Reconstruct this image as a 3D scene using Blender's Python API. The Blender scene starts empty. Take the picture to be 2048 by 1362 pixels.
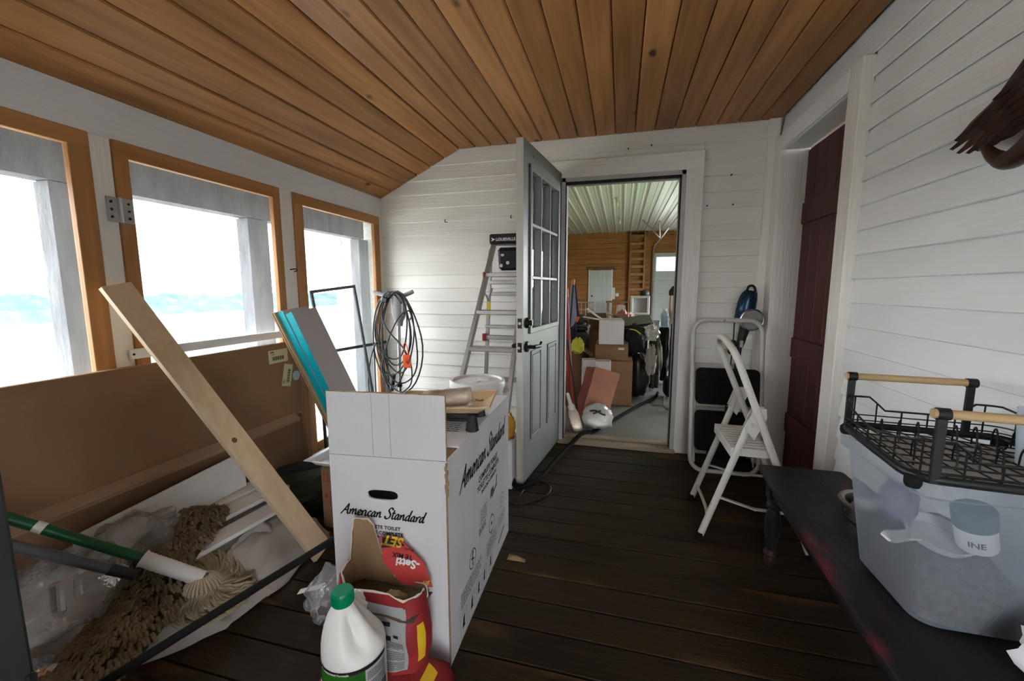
import bpy, bmesh, math, random
from mathutils import Matrix, Vector, Euler, noise
random.seed(7)
SC = bpy.context.scene
COL = SC.collection
PI = math.pi
# ------------------------------------------------------------------ camera, world, exposure
cam_data = bpy.data.cameras.new('camera')
cam_data.sensor_width = 36.0
cam_data.lens = 821.75 / 2048 * 36.0
cam_data.clip_start = 0.02
cam_data.clip_end = 2000
cam = bpy.data.objects.new('camera', cam_data)
COL.objects.link(cam)
yaw, pitch, roll = 0.257892, 0.1256375, 0.00205224
_f = Vector((-math.sin(yaw)*math.cos(pitch), math.cos(yaw)*math.cos(pitch), -math.sin(pitch)))
_r = Vector((math.cos(yaw), math.sin(yaw), 0)); _d = _f.cross(_r)
_r2 = _r*math.cos(roll) + _d*math.sin(roll); _d2 = -_r*math.sin(roll) + _d*math.cos(roll)
cam.matrix_world = Matrix(((_r2.x, -_d2.x, -_f.x, 0), (_r2.y, -_d2.y, -_f.y, 0), (_r2.z, -_d2.z, -_f.z, 1.25), (0, 0, 0, 1)))
SC.camera = cam
SKY = 5.6
world = bpy.data.worlds.new('overcast_sky'); SC.world = world
world.use_nodes = True
_n = world.node_tree.nodes; _l = world.node_tree.links
_tc = _n.new('ShaderNodeTexCoord'); _sp = _n.new('ShaderNodeSeparateXYZ'); _cr = _n.new('ShaderNodeValToRGB')
_l.new(_tc.outputs['Generated'], _sp.inputs[0]); _l.new(_sp.outputs['Z'], _cr.inputs[0])
_cr.color_ramp.elements[0].position = 0.0; _cr.color_ramp.elements[0].color = (0.95, 0.97, 1.0, 1)
_cr.color_ramp.elements[1].position = 0.9; _cr.color_ramp.elements[1].color = (0.74, 0.86, 1.0, 1)
_l.new(_cr.outputs[0], _n['Background'].inputs[0]); _n['Background'].inputs[1].default_value = SKY
SC.view_settings.view_transform = 'Standard'
SC.view_settings.look = 'None'
SC.view_settings.exposure = 1.75
SC.view_settings.gamma = 1.0
SC.view_settings.use_curve_mapping = False
try:
    SC.cycles.use_denoising = True
    SC.cycles.max_bounces = 10; SC.cycles.diffuse_bounces = 6; SC.cycles.transparent_max_bounces = 24
    SC.cycles.sample_clamp_indirect = 6.0
except Exception:
    pass

# ------------------------------------------------------------------ materials
def mat(name, col=(.5, .5, .5), rough=.6, metal=0.0, col2=None, scale=6.0, stretch=(1, 1, 1), bump=0.0, bscale=60.0, bstretch=None,
        vary=0.0, spec=0.3, detail=4.0, lo=.35, hi=.65, spots=None, coat=0.0, sheen=0.0):
    """principled surface; col->col2 by stretched noise, per-object value variation, bump, optional blotches spots=(colour, scale, threshold)"""
    m = bpy.data.materials.new(name); m.use_nodes = True
    nt = m.node_tree; N = nt.nodes; L = nt.links; b = N['Principled BSDF']
    b.inputs['Roughness'].default_value = rough; b.inputs['Metallic'].default_value = metal
    b.inputs['Specular IOR Level'].default_value = spec
    b.inputs['Coat Weight'].default_value = coat
    b.inputs['Base Color'].default_value = (*col, 1)
    need = col2 is not None or bump > 0 or vary > 0 or spots
    if not need: return m
    tc = N.new('ShaderNodeTexCoord'); oi = N.new('ShaderNodeObjectInfo')
    off = N.new('ShaderNodeVectorMath'); off.operation = 'MULTIPLY_ADD'
    comb = N.new('ShaderNodeCombineXYZ')
    for i in range(3): L.new(oi.outputs['Random'], comb.inputs[i])
    off.inputs[1].default_value = (31.7, 17.3, 23.9); L.new(comb.outputs[0], off.inputs[0]); L.new(tc.outputs['Object'], off.inputs[2])
    def nz(scale, stretch, detail=4.0):
        mp = N.new('ShaderNodeMapping'); mp.inputs['Scale'].default_value = stretch
        L.new(off.outputs[0], mp.inputs[0]); t = N.new('ShaderNodeTexNoise'); t.inputs['Scale'].default_value = scale; t.inputs['Detail'].default_value = detail
        L.new(mp.outputs[0], t.inputs['Vector']); return t.outputs['Fac']
    cur = None
    if col2 is not None:
        r = N.new('ShaderNodeValToRGB'); r.color_ramp.elements[0].position = lo; r.color_ramp.elements[1].position = hi
        r.color_ramp.elements[0].color = (*col, 1); r.color_ramp.elements[1].color = (*col2, 1)
        L.new(nz(scale, stretch, detail), r.inputs[0]); cur = r.outputs[0]
    if spots:
        for sc_col, ssc, th in (spots if isinstance(spots[0][0], tuple) else [spots]):
            mr = N.new('ShaderNodeMapRange'); mr.inputs[1].default_value = th; mr.inputs[2].default_value = th + .06
            L.new(nz(ssc, stretch if len(sc_col) == 3 else (1, 1, 1)), mr.inputs[0])
            mx = N.new('ShaderNodeMix'); mx.data_type = 'RGBA'; L.new(mr.outputs[0], mx.inputs[0])
            if cur is not None: L.new(cur, mx.inputs[6])
            else: mx.inputs[6].default_value = (*col, 1)
            mx.inputs[7].default_value = (*sc_col[:3], 1); cur = mx.outputs[2]
    if vary > 0:
        hs = N.new('ShaderNodeHueSaturation'); mr = N.new('ShaderNodeMapRange')
        mr.inputs[3].default_value = 1 - vary; mr.inputs[4].default_value = 1 + vary
        L.new(oi.outputs['Random'], mr.inputs[0]); L.new(mr.outputs[0], hs.inputs['Value'])
        if cur is not None: L.new(cur, hs.inputs['Color'])
        else: hs.inputs['Color'].default_value = (*col, 1)
        cur = hs.outputs[0]
    if cur is not None: L.new(cur, b.inputs['Base Color'])
    if bump > 0:
        bp = N.new('ShaderNodeBump'); bp.inputs['Strength'].default_value = bump; bp.inputs['Distance'].default_value = .01
        L.new(nz(bscale, bstretch or stretch, 3.0), bp.inputs['Height']); L.new(bp.outputs[0], b.inputs['Normal'])
    return m

def pine(name, dark, light, axis, knot=(0.05, 0.025, 0.012), vary=.15, rough=.5, kscale=1.6, bump=.12):
    """knotty sawn wood: rings stretched along axis and sparse dark knots"""
    m = bpy.data.materials.new(name); m.use_nodes = True
    nt = m.node_tree; N = nt.nodes; L = nt.links; b = N['Principled BSDF']; b.inputs['Roughness'].default_value = rough; b.inputs['Specular IOR Level'].default_value = .18
    tc = N.new('ShaderNodeTexCoord'); oi = N.new('ShaderNodeObjectInfo'); comb = N.new('ShaderNodeCombineXYZ')
    for i in range(3): L.new(oi.outputs['Random'], comb.inputs[i])
    off = N.new('ShaderNodeVectorMath'); off.operation = 'MULTIPLY_ADD'; off.inputs[1].default_value = (41.3, 27.1, 35.9)
    L.new(comb.outputs[0], off.inputs[0]); L.new(tc.outputs['Object'], off.inputs[2])
    st = [1.0, 1.0, 1.0]; st['xyz'.index(axis)] = .06
    def mp(s):
        q = N.new('ShaderNodeMapping'); q.inputs['Scale'].default_value = s; L.new(off.outputs[0], q.inputs[0]); return q.outputs[0]
    n1 = N.new('ShaderNodeTexNoise'); n1.inputs['Scale'].default_value = 26; n1.inputs['Detail'].default_value = 5; n1.inputs['Distortion'].default_value = .5
    L.new(mp(st), n1.inputs['Vector'])
    st2 = [1.0, 1.0, 1.0]; st2['xyz'.index(axis)] = .25
    n2 = N.new('ShaderNodeTexNoise'); n2.inputs['Scale'].default_value = 5; n2.inputs['Detail'].default_value = 2; L.new(mp(st2), n2.inputs['Vector'])
    ad = N.new('ShaderNodeMath'); ad.operation = 'MULTIPLY_ADD'; ad.inputs[1].default_value = .6
    L.new(n1.outputs[0], ad.inputs[0])
    hf = N.new('ShaderNodeMath'); hf.operation = 'MULTIPLY'; hf.inputs[1].default_value = .4; L.new(n2.outputs[0], hf.inputs[0]); L.new(hf.outputs[0], ad.inputs[2])
    r = N.new('ShaderNodeValToRGB'); r.color_ramp.elements[0].position = .30; r.color_ramp.elements[1].position = .66
    r.color_ramp.elements[0].color = (*dark, 1); r.color_ramp.elements[1].color = (*light, 1); L.new(ad.outputs[0], r.inputs[0])
    st3 = [5.5, 5.5, 5.5]; st3['xyz'.index(axis)] = kscale*1.9
    v = N.new('ShaderNodeTexVoronoi'); v.inputs['Scale'].default_value = 1.0; v.inputs['Randomness'].default_value = 1.0; L.new(mp(st3), v.inputs['Vector'])
    kr = N.new('ShaderNodeValToRGB'); kr.color_ramp.elements[0].position = .06; kr.color_ramp.elements[1].position = .13
    kr.color_ramp.elements[0].color = (1, 1, 1, 1); kr.color_ramp.elements[1].color = (0, 0, 0, 1); L.new(v.outputs['Distance'], kr.inputs[0])
    sc_ = N.new('ShaderNodeSeparateColor'); L.new(v.outputs['Color'], sc_.inputs[0]); gt = N.new('ShaderNodeMath'); gt.operation = 'GREATER_THAN'; gt.inputs[1].default_value = .45; L.new(sc_.outputs[0], gt.inputs[0])
    km = N.new('ShaderNodeMath'); km.operation = 'MULTIPLY'; L.new(kr.outputs[0], km.inputs[0]); L.new(gt.outputs[0], km.inputs[1])
    mx = N.new('ShaderNodeMix'); mx.data_type = 'RGBA'; L.new(km.outputs[0], mx.inputs[0]); L.new(r.outputs[0], mx.inputs[6]); mx.inputs[7].default_value = (*knot, 1)
    hs = N.new('ShaderNodeHueSaturation'); mr = N.new('ShaderNodeMapRange'); mr.inputs[3].default_value = 1 - vary; mr.inputs[4].default_value = 1 + vary
    L.new(oi.outputs['Random'], mr.inputs[0]); L.new(mr.outputs[0], hs.inputs['Value']); L.new(mx.outputs[2], hs.inputs['Color']); L.new(hs.outputs[0], b.inputs['Base Color'])
    bp = N.new('ShaderNodeBump'); bp.inputs['Strength'].default_value = bump; bp.inputs['Distance'].default_value = .004
    L.new(n1.outputs[0], bp.inputs['Height']); L.new(bp.outputs[0], b.inputs['Normal'])
    return m

def see_through(name, col, opac, rough=.5, gloss=0.0, transl=0.0, mesh_scale=None, bump=0.0):
    """thin translucent sheet: transparent mixed with a diffuse/translucent/glossy body; mesh_scale gives a woven screen"""
    m = bpy.data.materials.new(name); m.use_nodes = True
    nt = m.node_tree; N = nt.nodes; L = nt.links; N.clear()
    out = N.new('ShaderNodeOutputMaterial'); tr = N.new('ShaderNodeBsdfTransparent'); df = N.new('ShaderNodeBsdfDiffuse'); df.inputs[0].default_value = (*col, 1)
    body = df.outputs[0]
    if transl > 0:
        tl = N.new('ShaderNodeBsdfTranslucent'); tl.inputs[0].default_value = (*col, 1); mx = N.new('ShaderNodeMixShader'); mx.inputs[0].default_value = transl
        L.new(body, mx.inputs[1]); L.new(tl.outputs[0], mx.inputs[2]); body = mx.outputs[0]
    mo = N.new('ShaderNodeMixShader'); mo.inputs[0].default_value = opac; L.new(tr.outputs[0], mo.inputs[1]); L.new(body, mo.inputs[2])
    last = mo.outputs[0]
    if mesh_scale:
        tc = N.new('ShaderNodeTexCoord'); n = N.new('ShaderNodeTexNoise'); n.inputs['Scale'].default_value = mesh_scale; n.inputs['Detail'].default_value = 2
        mp = N.new('ShaderNodeMapping'); mp.inputs['Scale'].default_value = (1, 1, .25); L.new(tc.outputs['Object'], mp.inputs[0]); L.new(mp.outputs[0], n.inputs['Vector'])
        mr = N.new('ShaderNodeMapRange'); mr.inputs[1].default_value = .3; mr.inputs[2].default_value = .7; mr.inputs[3].default_value = opac*.75; mr.inputs[4].default_value = opac*1.25
        L.new(n.outputs[0], mr.inputs[0]); L.new(mr.outputs[0], mo.inputs[0])
    if gloss > 0:
        gl = N.new('ShaderNodeBsdfGlossy'); gl.inputs['Roughness'].default_value = rough; gl.inputs[0].default_value = (1, 1, 1, 1)
        lw = N.new('ShaderNodeLayerWeight'); lw.inputs[0].default_value = .35
        ml = N.new('ShaderNodeMath'); ml.operation = 'MULTIPLY'; ml.inputs[1].default_value = gloss; L.new(lw.outputs['Fresnel'], ml.inputs[0])
        mg = N.new('ShaderNodeMixShader'); L.new(ml.outputs[0], mg.inputs[0]); L.new(last, mg.inputs[1]); L.new(gl.outputs[0], mg.inputs[2]); last = mg.outputs[0]
        if bump > 0:
            tc = N.new('ShaderNodeTexCoord'); n = N.new('ShaderNodeTexNoise'); n.inputs['Scale'].default_value = 22; L.new(tc.outputs['Object'], n.inputs['Vector'])
            bp = N.new('ShaderNodeBump'); bp.inputs['Strength'].default_value = bump; bp.inputs['Distance'].default_value = .02
            L.new(n.outputs[0], bp.inputs['Height']); L.new(bp.outputs[0], gl.inputs['Normal'])
    L.new(last, out.inputs[0])
    return m

M = {}
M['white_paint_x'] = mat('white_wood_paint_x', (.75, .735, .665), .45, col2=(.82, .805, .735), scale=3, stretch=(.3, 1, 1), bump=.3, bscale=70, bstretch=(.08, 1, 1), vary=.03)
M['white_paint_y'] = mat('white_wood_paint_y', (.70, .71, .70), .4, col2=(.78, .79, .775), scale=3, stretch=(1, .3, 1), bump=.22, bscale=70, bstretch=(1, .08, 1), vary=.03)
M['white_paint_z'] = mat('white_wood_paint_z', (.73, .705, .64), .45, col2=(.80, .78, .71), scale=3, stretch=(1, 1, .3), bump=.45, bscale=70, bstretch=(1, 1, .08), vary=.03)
M['ceiling_pine'] = pine('stained_ceiling_pine', (.24, .105, .034), (.50, .235, .080), 'y', vary=.26, rough=.42)
M['frame_y'] = pine('screen_frame_pine_y', (.30, .135, .045), (.46, .23, .085), 'y', kscale=.7, vary=.1)
M['frame_z'] = pine('screen_frame_pine_z', (.30, .135, .045), (.46, .23, .085), 'z', kscale=.7, vary=.1)
M['floor_board'] = mat('worn_floor_paint', (.018, .0108, .0055), .55, spec=.2, col2=(.042, .0255, .0125), scale=3.0, stretch=(.5, 2.2, 1), bump=.5, bscale=60, bstretch=(.06, 1, 1), vary=.22,
                       spots=[((.075, .042, .018), 3.2, .60), ((.15, .11, .08, 1), 26.0, .755)], lo=.3, hi=.7)
M['gap'] = mat('dark_gap', (.012, .009, .007), .9)
M['red_door'] = mat('dark_red_paint', (.062, .012, .012), .5, col2=(.075, .016, .015), scale=4, stretch=(1, 1, .2), bump=.15)
M['jamb_dark'] = mat('black_weatherstrip', (.015, .014, .013), .6)
M['jamb_grey'] = mat('grey_door_jamb', (.42, .42, .41), .5, col2=(.48, .48, .46), scale=6)
M['sill'] = mat('worn_threshold', (.28, .21, .14), .6, col2=(.38, .31, .23), scale=20, stretch=(.2, 1, 1))
M['steel'] = mat('steel', (.55, .55, .54), .35, 1.0)
M['dark_steel'] = mat('dark_bronze', (.035, .033, .03), .4, .7)
M['zinc'] = mat('zinc_plate', (.45, .45, .44), .45, .8)
M['screen'] = see_through('insect_screen', (.62, .66, .68), .20, mesh_scale=160)
M['screen_dark'] = see_through('dark_screen_mesh', (.30, .34, .38), .22, mesh_scale=220)
M['glass'] = see_through('thin_glass', (.8, .85, .85), .03, rough=.02, gloss=.9)
M['weathered'] = mat('weathered_post', (.11, .113, .115), .9, col2=(.19, .193, .193), scale=14, stretch=(1, 1, .25), bump=.5, spots=[((.08, .08, .08), 30, .68)])
M['gravel'] = mat('pale_gravel', (.36, .34, .31), .95, col2=(.50, .475, .44), scale=40, bump=.6, bscale=50)
M['field'] = mat('pale_field', (.36, .33, .27), .95, col2=(.46, .42, .36), scale=.12, bump=.3, bscale=4, spots=[((.22, .19, .18), .05, .56)])
M['lawn'] = mat('lawn_grass', (.15, .25, .07), .95, col2=(.23, .33, .11), scale=2)
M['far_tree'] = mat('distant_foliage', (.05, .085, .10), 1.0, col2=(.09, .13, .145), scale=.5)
M['cut_board'] = mat('white_trim', (.78, .77, .74), .45, col2=(.70, .68, .64), scale=5)

# ------------------------------------------------------------------ mesh builder
def catmull(pts, n=6, closed=False):
    P = [Vector(p) for p in pts]; out = []
    if len(P) < 3 and not closed:
        return [P[0].lerp(P[-1], i/n) for i in range(n+1)]
    m = len(P)
    for i in range(m if closed else m-1):
        g = (lambda k: P[k % m]) if closed else (lambda k: P[min(max(k, 0), m-1)])
        a, b, c, d = g(i-1), g(i), g(i+1), g(i+2)
        for j in range(n):
            t = j/n
            out.append(.5*((2*b) + (c-a)*t + (2*a-5*b+4*c-d)*t*t + (3*b-a-3*c+d)*t**3))
    if not closed: out.append(P[-1].copy())
    return out

class MB:
    def __init__(s): s.v = []; s.f = []; s.mi = []; s.cur = 0
    def m(s, i): s.cur = i; return s
    def add(s, vs, fs, mx=None):
        o = len(s.v)
        s.v += [(mx @ Vector(p)) if mx is not None else Vector(p) for p in vs]
        s.f += [tuple(i+o for i in f) for f in fs]; s.mi += [s.cur]*len(fs); return s
    def box(s, c, size, rot=None, ch=0.0, mx=None):
        x, y, z = (q/2 for q in size); R = (Euler(rot).to_matrix().to_4x4() if rot is not None else Matrix())
        T = Matrix.Translation(Vector(c)) @ R
        if mx is not None: T = mx @ T
        if ch <= 0:
            vs = [(a*x, b*y, d*z) for a in (-1, 1) for b in (-1, 1) for d in (-1, 1)]
            return s.add(vs, [(0, 1, 3, 2), (4, 6, 7, 5), (0, 4, 5, 1), (2, 3, 7, 6), (0, 2, 6, 4), (1, 5, 7, 3)], T)
        ch = min(ch, x*.9, y*.9, z*.9); vs = []; idx = {}
        for a in (-1, 1):
            for b in (-1, 1):
                for d in (-1, 1):
                    for k in range(3):
                        p = [a*x, b*y, d*z]
                        for q in range(3):
                            if q != k: p[q] -= (a, b, d)[q]*ch
                        idx[(a, b, d, k)] = len(vs); vs.append(tuple(p))
        fs = []
        for k in range(3):
            i, j = [q for q in range(3) if q != k]
            for sg in (-1, 1):
                ring = []
                for (u, w) in ((-1, -1), (1, -1), (1, 1), (-1, 1)):
                    q = [0, 0, 0]; q[k] = sg; q[i] = u; q[j] = w; ring.append(idx[(*q, k)])
                flip = (sg < 0) ^ (k == 1)
                fs.append(tuple(reversed(ring)) if flip else tuple(ring))
        for k in range(3):
            i, j = [q for q in range(3) if q != k]
            for u in (-1, 1):
                for w in (-1, 1):
                    q0 = [0, 0, 0]; q0[k] = -1; q0[i] = u; q0[j] = w; q1 = list(q0); q1[k] = 1
                    fs.append((idx[(*q0, i)], idx[(*q1, i)], idx[(*q1, j)], idx[(*q0, j)]))
        for a in (-1, 1):
            for b in (-1, 1):
                for d in (-1, 1): fs.append(tuple(idx[(a, b, d, k)] for k in range(3)))
        return s.add(vs, fs, T)
    def tube(s, pts, r, n=8, closed=False, caps=True, flat=None):
        P = [Vector(p) for p in pts]; m = len(P)
        R = r if callable(r) else (lambda t: r)
        vs = []; up = None
        for i, p in enumerate(P):
            if closed: t = P[(i+1) % m] - P[i-1]
            else: t = P[min(i+1, m-1)] - P[max(i-1, 0)]
            if t.length < 1e-9: t = Vector((0, 0, 1))
            t.normalize()
            if up is None: up = Vector((0, 0, 1)) if abs(t.z) < .9 else Vector((1, 0, 0))
            a = t.cross(up)
            if a.length < 1e-6: a = t.cross(Vector((.3, 1, .2)))
            a.normalize(); b = a.cross(t).normalized(); up = b
            rr = R(i/max(1, m-1))
            fl = flat or 1.0
            for k in range(n):
                th = 2*PI*k/n; vs.append(p + a*(math.cos(th)*rr) + b*(math.sin(th)*rr*fl))
        fs = []
        for i in range(m if closed else m-1):
            j = (i+1) % m
            for k in range(n): fs.append((i*n+k, i*n+(k+1) % n, j*n+(k+1) % n, j*n+k))
        if caps and not closed: fs += [tuple(reversed(range(n))), tuple((m-1)*n+k for k in range(n))]
        return s.add(vs, fs)
    def cyl(s, a, b, r, r2=None, n=16):
        r2 = r if r2 is None else r2
        return s.tube([a, b], lambda t: r+(r2-r)*t, n)
    def lathe(s, prof, c=(0, 0, 0), n=24, mx=None, sx=1.0, sy=1.0, cap=True):
        vs = []; fs = []; m = len(prof)
        for (r, z) in prof:
            for k in range(n): vs.append((c[0]+r*sx*math.cos(2*PI*k/n), c[1]+r*sy*math.sin(2*PI*k/n), c[2]+z))
        for i in range(m-1):
            for k in range(n): fs.append((i*n+k, i*n+(k+1) % n, (i+1)*n+(k+1) % n, (i+1)*n+k))
        if cap: fs += [tuple(reversed(range(n))), tuple((m-1)*n+k for k in range(n))]
        return s.add(vs, fs, mx)
    def prism(s, poly, d, mx=None):
        """poly in local xy, extruded 0..d along local z"""
        n = len(poly); vs = [(p[0], p[1], 0) for p in poly] + [(p[0], p[1], d) for p in poly]
        fs = [tuple(reversed(range(n))), tuple(range(n, 2*n))] + [(i, (i+1) % n, n+(i+1) % n, n+i) for i in range(n)]
        return s.add(vs, fs, mx)
    def grid(s, fn, nu, nv, mx=None, wrap=False):
        vs = [fn(i/nu, j/nv) for i in range(nu+1) for j in range(nv+1)]
        fs = [(i*(nv+1)+j, (i+1)*(nv+1)+j, (i+1)*(nv+1)+j+1, i*(nv+1)+j+1) for i in range(nu) for j in range(nv)]
        return s.add(vs, fs, mx)
    def ribbon(s, pts, w, ang, mx, n=5):
        """calligraphic stroke in the local xy plane: nib of width w held at ang plus a round minimum width"""
        P = catmull([(p[0], p[1], 0) for p in pts], n); vs = []; fs = []; m = len(P)
        for i, p in enumerate(P):
            t = P[min(i+1, m-1)] - P[max(i-1, 0)]; t = t.normalized() if t.length > 1e-9 else Vector((1, 0, 0))
            nrm = Vector((-t.y, t.x, 0)); k = abs(t.x*math.sin(ang) - t.y*math.cos(ang)); h = w*(.45 + .55*k)/2
            vs += [p - nrm*h, p + nrm*h]
        for i in range(m-1): fs.append((2*i, 2*i+2, 2*i+3, 2*i+1))
        return s.add(vs, fs, mx)
    def text(s, body, size, mx, align='LEFT', shear=0.0, bold=0.0, space=1.0):
        cu = bpy.data.curves.new('lettering', 'FONT'); cu.body = body; cu.size = size; cu.align_x = align; cu.shear = shear; cu.offset = bold; cu.space_character = space
        cu.resolution_u = 3
        o = bpy.data.objects.new('lettering', cu); me = o.to_mesh()
        s.add([v.co.copy() for v in me.vertices], [tuple(p.vertices) for p in me.polygons], mx)
        o.to_mesh_clear(); bpy.data.objects.remove(o); bpy.data.curves.remove(cu); return s

FR = {}
def frame_of(o): return FR.get(o.name, Matrix())
def build(mb, name, m, parent=None, smooth=0, origin=None, bev=0.0, kind=None, label=None, recalc=True):
    """one mesh object from world coordinates; parts get the frame of their parent"""
    me = bpy.data.meshes.new(name)
    if parent is not None: T = frame_of(parent)
    else:
        if origin is None:
            xs = [p.x for p in mb.v]; ys = [p.y for p in mb.v]; origin = ((min(xs)+max(xs))/2, (min(ys)+max(ys))/2, min(p.z for p in mb.v))
        T = Matrix.Translation(Vector(origin))
    Ti = T.inverted()
    me.from_pydata([Ti @ p for p in mb.v], [], mb.f)
    ms = m if isinstance(m, (list, tuple)) else [m]
    for q in ms: me.materials.append(M[q] if isinstance(q, str) else q)
    if len(ms) > 1: me.polygons.foreach_set('material_index', mb.mi)
    if recalc:
        bm = bmesh.new(); bm.from_mesh(me); bmesh.ops.recalc_face_normals(bm, faces=bm.faces); bm.to_mesh(me); bm.free()
    if smooth:
        me.polygons.foreach_set('use_smooth', [True]*len(me.polygons)); me.set_sharp_from_angle(angle=math.radians(smooth))
    me.update()
    o = bpy.data.objects.new(name, me); COL.objects.link(o)
    if parent is not None: o.parent = parent; FR[o.name] = T
    else: o.matrix_world = T; FR[o.name] = T
    if bev > 0:
        bv = o.modifiers.new('bevel', 'BEVEL'); bv.width = bev; bv.segments = 2; bv.limit_method = 'ANGLE'
    if kind: o['kind'] = kind
    if label: o['label'] = label
    return o
def tag(o, label, cat, group=None):
    o['label'] = label; o['category'] = cat
    if group: o['group'] = group
    return o
def thing(name, label, cat, loc=(0, 0, 0), rz=0.0, group=None):
    o = bpy.data.objects.new(name, None); COL.objects.link(o); o.empty_display_size = .05
    T = Matrix.Translation(Vector(loc)) @ Matrix.Rotation(rz, 4, 'Z'); o.matrix_world = T; FR[o.name] = T
    return tag(o, label, cat, group)
def dup(o, loc, rz=0.0, parent=None):
    c = o.copy(); COL.objects.link(c); T = Matrix.Translation(Vector(loc)) @ Matrix.Rotation(rz, 4, 'Z'); c.matrix_world = T; FR[c.name] = T
    def kids(a, b):
        for ch in [k for k in a.children]:
            d = ch.copy(); COL.objects.link(d); d.parent = b; FR[d.name] = T; kids(ch, d)
    kids(o, c); return c
def piece(src, loc, parent, scale=None, name=None):
    """a copy of a piece sharing its mesh, placed in its structure"""
    c = src.copy(); COL.objects.link(c); c.parent = parent; c.location = loc
    if scale: c.scale = scale
    return c
def struct(name, mb, m, parent=None, **k):
    o = build(mb, name, m, parent, **k)
    if parent is None: o['kind'] = 'structure'
    return o
def anchor(name):
    o = bpy.data.objects.new(name, None); COL.objects.link(o); o['kind'] = 'structure'; FR[o.name] = Matrix(); return o
def frame3(o, x, y):
    """matrix with origin o, local x along x, local y along y"""
    x = Vector(x).normalized(); z = x.cross(Vector(y)).normalized(); y = z.cross(x)
    return Matrix(((x.x, y.x, z.x, o[0]), (x.y, y.y, z.y, o[1]), (x.z, y.z, z.z, o[2]), (0, 0, 0, 1)))

XL, XR, YF, YB = -2.031, 0.993, 3.253, -1.15
# ------------------------------------------------------------------ floor
fl = struct('floor', MB().box(((XL+XR)/2, (YF+YB)/2, -.05), (XR-XL+.3, YF-YB+.1, .03)), 'gap')
for k in range(-17, 16):
    y0 = 1.2 + .1445*k; y1 = y0 + .1445
    if y0 > YF: continue
    y1 = min(y1, YF + .02); h = random.uniform(-.0015, .0015)
    build(MB().box(((XL+XR)/2, (y0+y1)/2, -.0125 + h), (XR-XL+.1, y1-y0-.008, .025), ch=.0015), 'board', 'floor_board', fl)
# ------------------------------------------------------------------ ceiling boards
ce = struct('ceiling', MB().box((-.15, (YF+YB)/2, 2.43), (2.5, YF-YB+.4, .03)).prism([(-2.25, 1.97), (-1.28, 2.43), (-1.28, 2.46), (-2.25, 2.0)], YF-YB+.4,
            Matrix(((1, 0, 0, 0), (0, 0, 1, YB-.2), (0, 1, 0, 0), (0, 0, 0, 1)))), 'gap')
LY = YF - YB + .02
def vboard(xa, za, xb, zb, name='board'):
    """tongue and groove board along y between two seam points, chamfered at the seams"""
    a = Vector((xa, 0, za)); b = Vector((xb, 0, zb)); d = (b-a).normalized(); nrm = Vector((-d.z, 0, d.x)); w = (b-a).length
    g, c, t = .002, .0065, .02
    prof = [(g, c), (g+c, 0), (w-g-c, 0), (w-g, c), (w-g, t), (g, t)]
    vs = [];
    for yy in (YB, YF + .01):
        for (u, q) in prof: p = a + d*u + nrm*q; vs.append((p.x, yy, p.z))
    n = len(prof); fs = [tuple(reversed(range(n))), tuple(range(n, 2*n))] + [(i, (i+1) % n, n+(i+1) % n, n+i) for i in range(n)]
    return build(MB().add(vs, fs), name, 'ceiling_pine', ce)
seams = [-1.296, -1.155] + [-1.155 + .1353*k for k in range(1, 16)] + [XR + .01]
for a, b in zip(seams, seams[1:]):
    vboard(a, 2.37, b, 2.37)
sl = [-1.296, -1.426, -1.552, -1.674, -1.805, -1.919, -2.045]
zs = lambda x: 2.37 - (-1.296 - x)*(.349/.735)
for a, b in zip(sl[1:], sl): vboard(a, zs(a), b, zs(b))
# ------------------------------------------------------------------ far wall: clapboards, casing, doorway
HX0, HX1, HZ = -.457, .42, 2.075          # doorway
wb = struct('wall_back', MB().box(((XL-.1+HX0)/2, YF+.09, 1.2), (HX0-XL+.1, .12, 2.5)).box(((HX1+XR+.3)/2, YF+.09, 1.2), (XR+.3-HX1, .12, 2.5)).box(((HX0+HX1)/2, YF+.09, (HZ+2.45)/2), (HX1-HX0, .12, 2.45-HZ)), 'white_paint_x')
def clap(x0, x1, z0, z1, mk, parent, wall='back', t=.021, y0=0, y1=0):
    """one lap board; bottom edge stands proud and rests over the board below"""
    prof = [(0, z1), (.007, z1), (t+.003, z0), (t-.002, z0-.004), (.0135, z0+.009), (0, z0+.009)]
    vs = []
    if wall == 'back':
        for x in (x0, x1):
            for (d, z) in prof: vs.append((x, YF+.03-d, z))
    else:
        for y in (y0, y1):
            for (d, z) in prof: vs.append((XR+.03-d, y, z))
    n = len(prof); fs = [tuple(reversed(range(n))), tuple(range(n, 2*n))] + [(i, (i+1) % n, n+(i+1) % n, n+i) for i in range(n)]
    return build(MB().add(vs, fs), 'clapboard', mk, parent)
P_ = .1108
CL, CR, CT = -.572, .537, 2.203
for k in range(-1, 20):
    z0 = 2.1436 - P_*k; z1 = min(z0 + P_ + .012, 2.40)
    if z0 < -.02: z0 = 0.004
    if k == -1: clap(XL, .925, z0, 2.385, 'white_paint_x', wb)
    elif z0 > CT - .06 and k == 0:
        clap(XL, CL, z0, z1, 'white_paint_x', wb); clap(CR, .925, z0, z1, 'white_paint_x', wb)
    else:
        clap(XL, CL, z0, z1, 'white_paint_x', wb); clap(CR, .925, z0, z1, 'white_paint_x', wb)
struct('trim_1', MB().box((.958, YF+.008, 1.185), (.07, .05, 2.37), ch=.004), 'white_paint_z')          # corner board
tr2 = anchor('trim_2')
build(MB().box(((HX1+CR)/2, YF+.0, 1.09), (CR-HX1, .05, 2.18), ch=.004), 'casing_side', 'white_paint_z', tr2)
build(MB().box(((HX0+CL)/2, YF+.0, 1.09), (HX0-CL, .05, 2.18), ch=.004), 'casing_side', 'white_paint_z', tr2)
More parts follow.
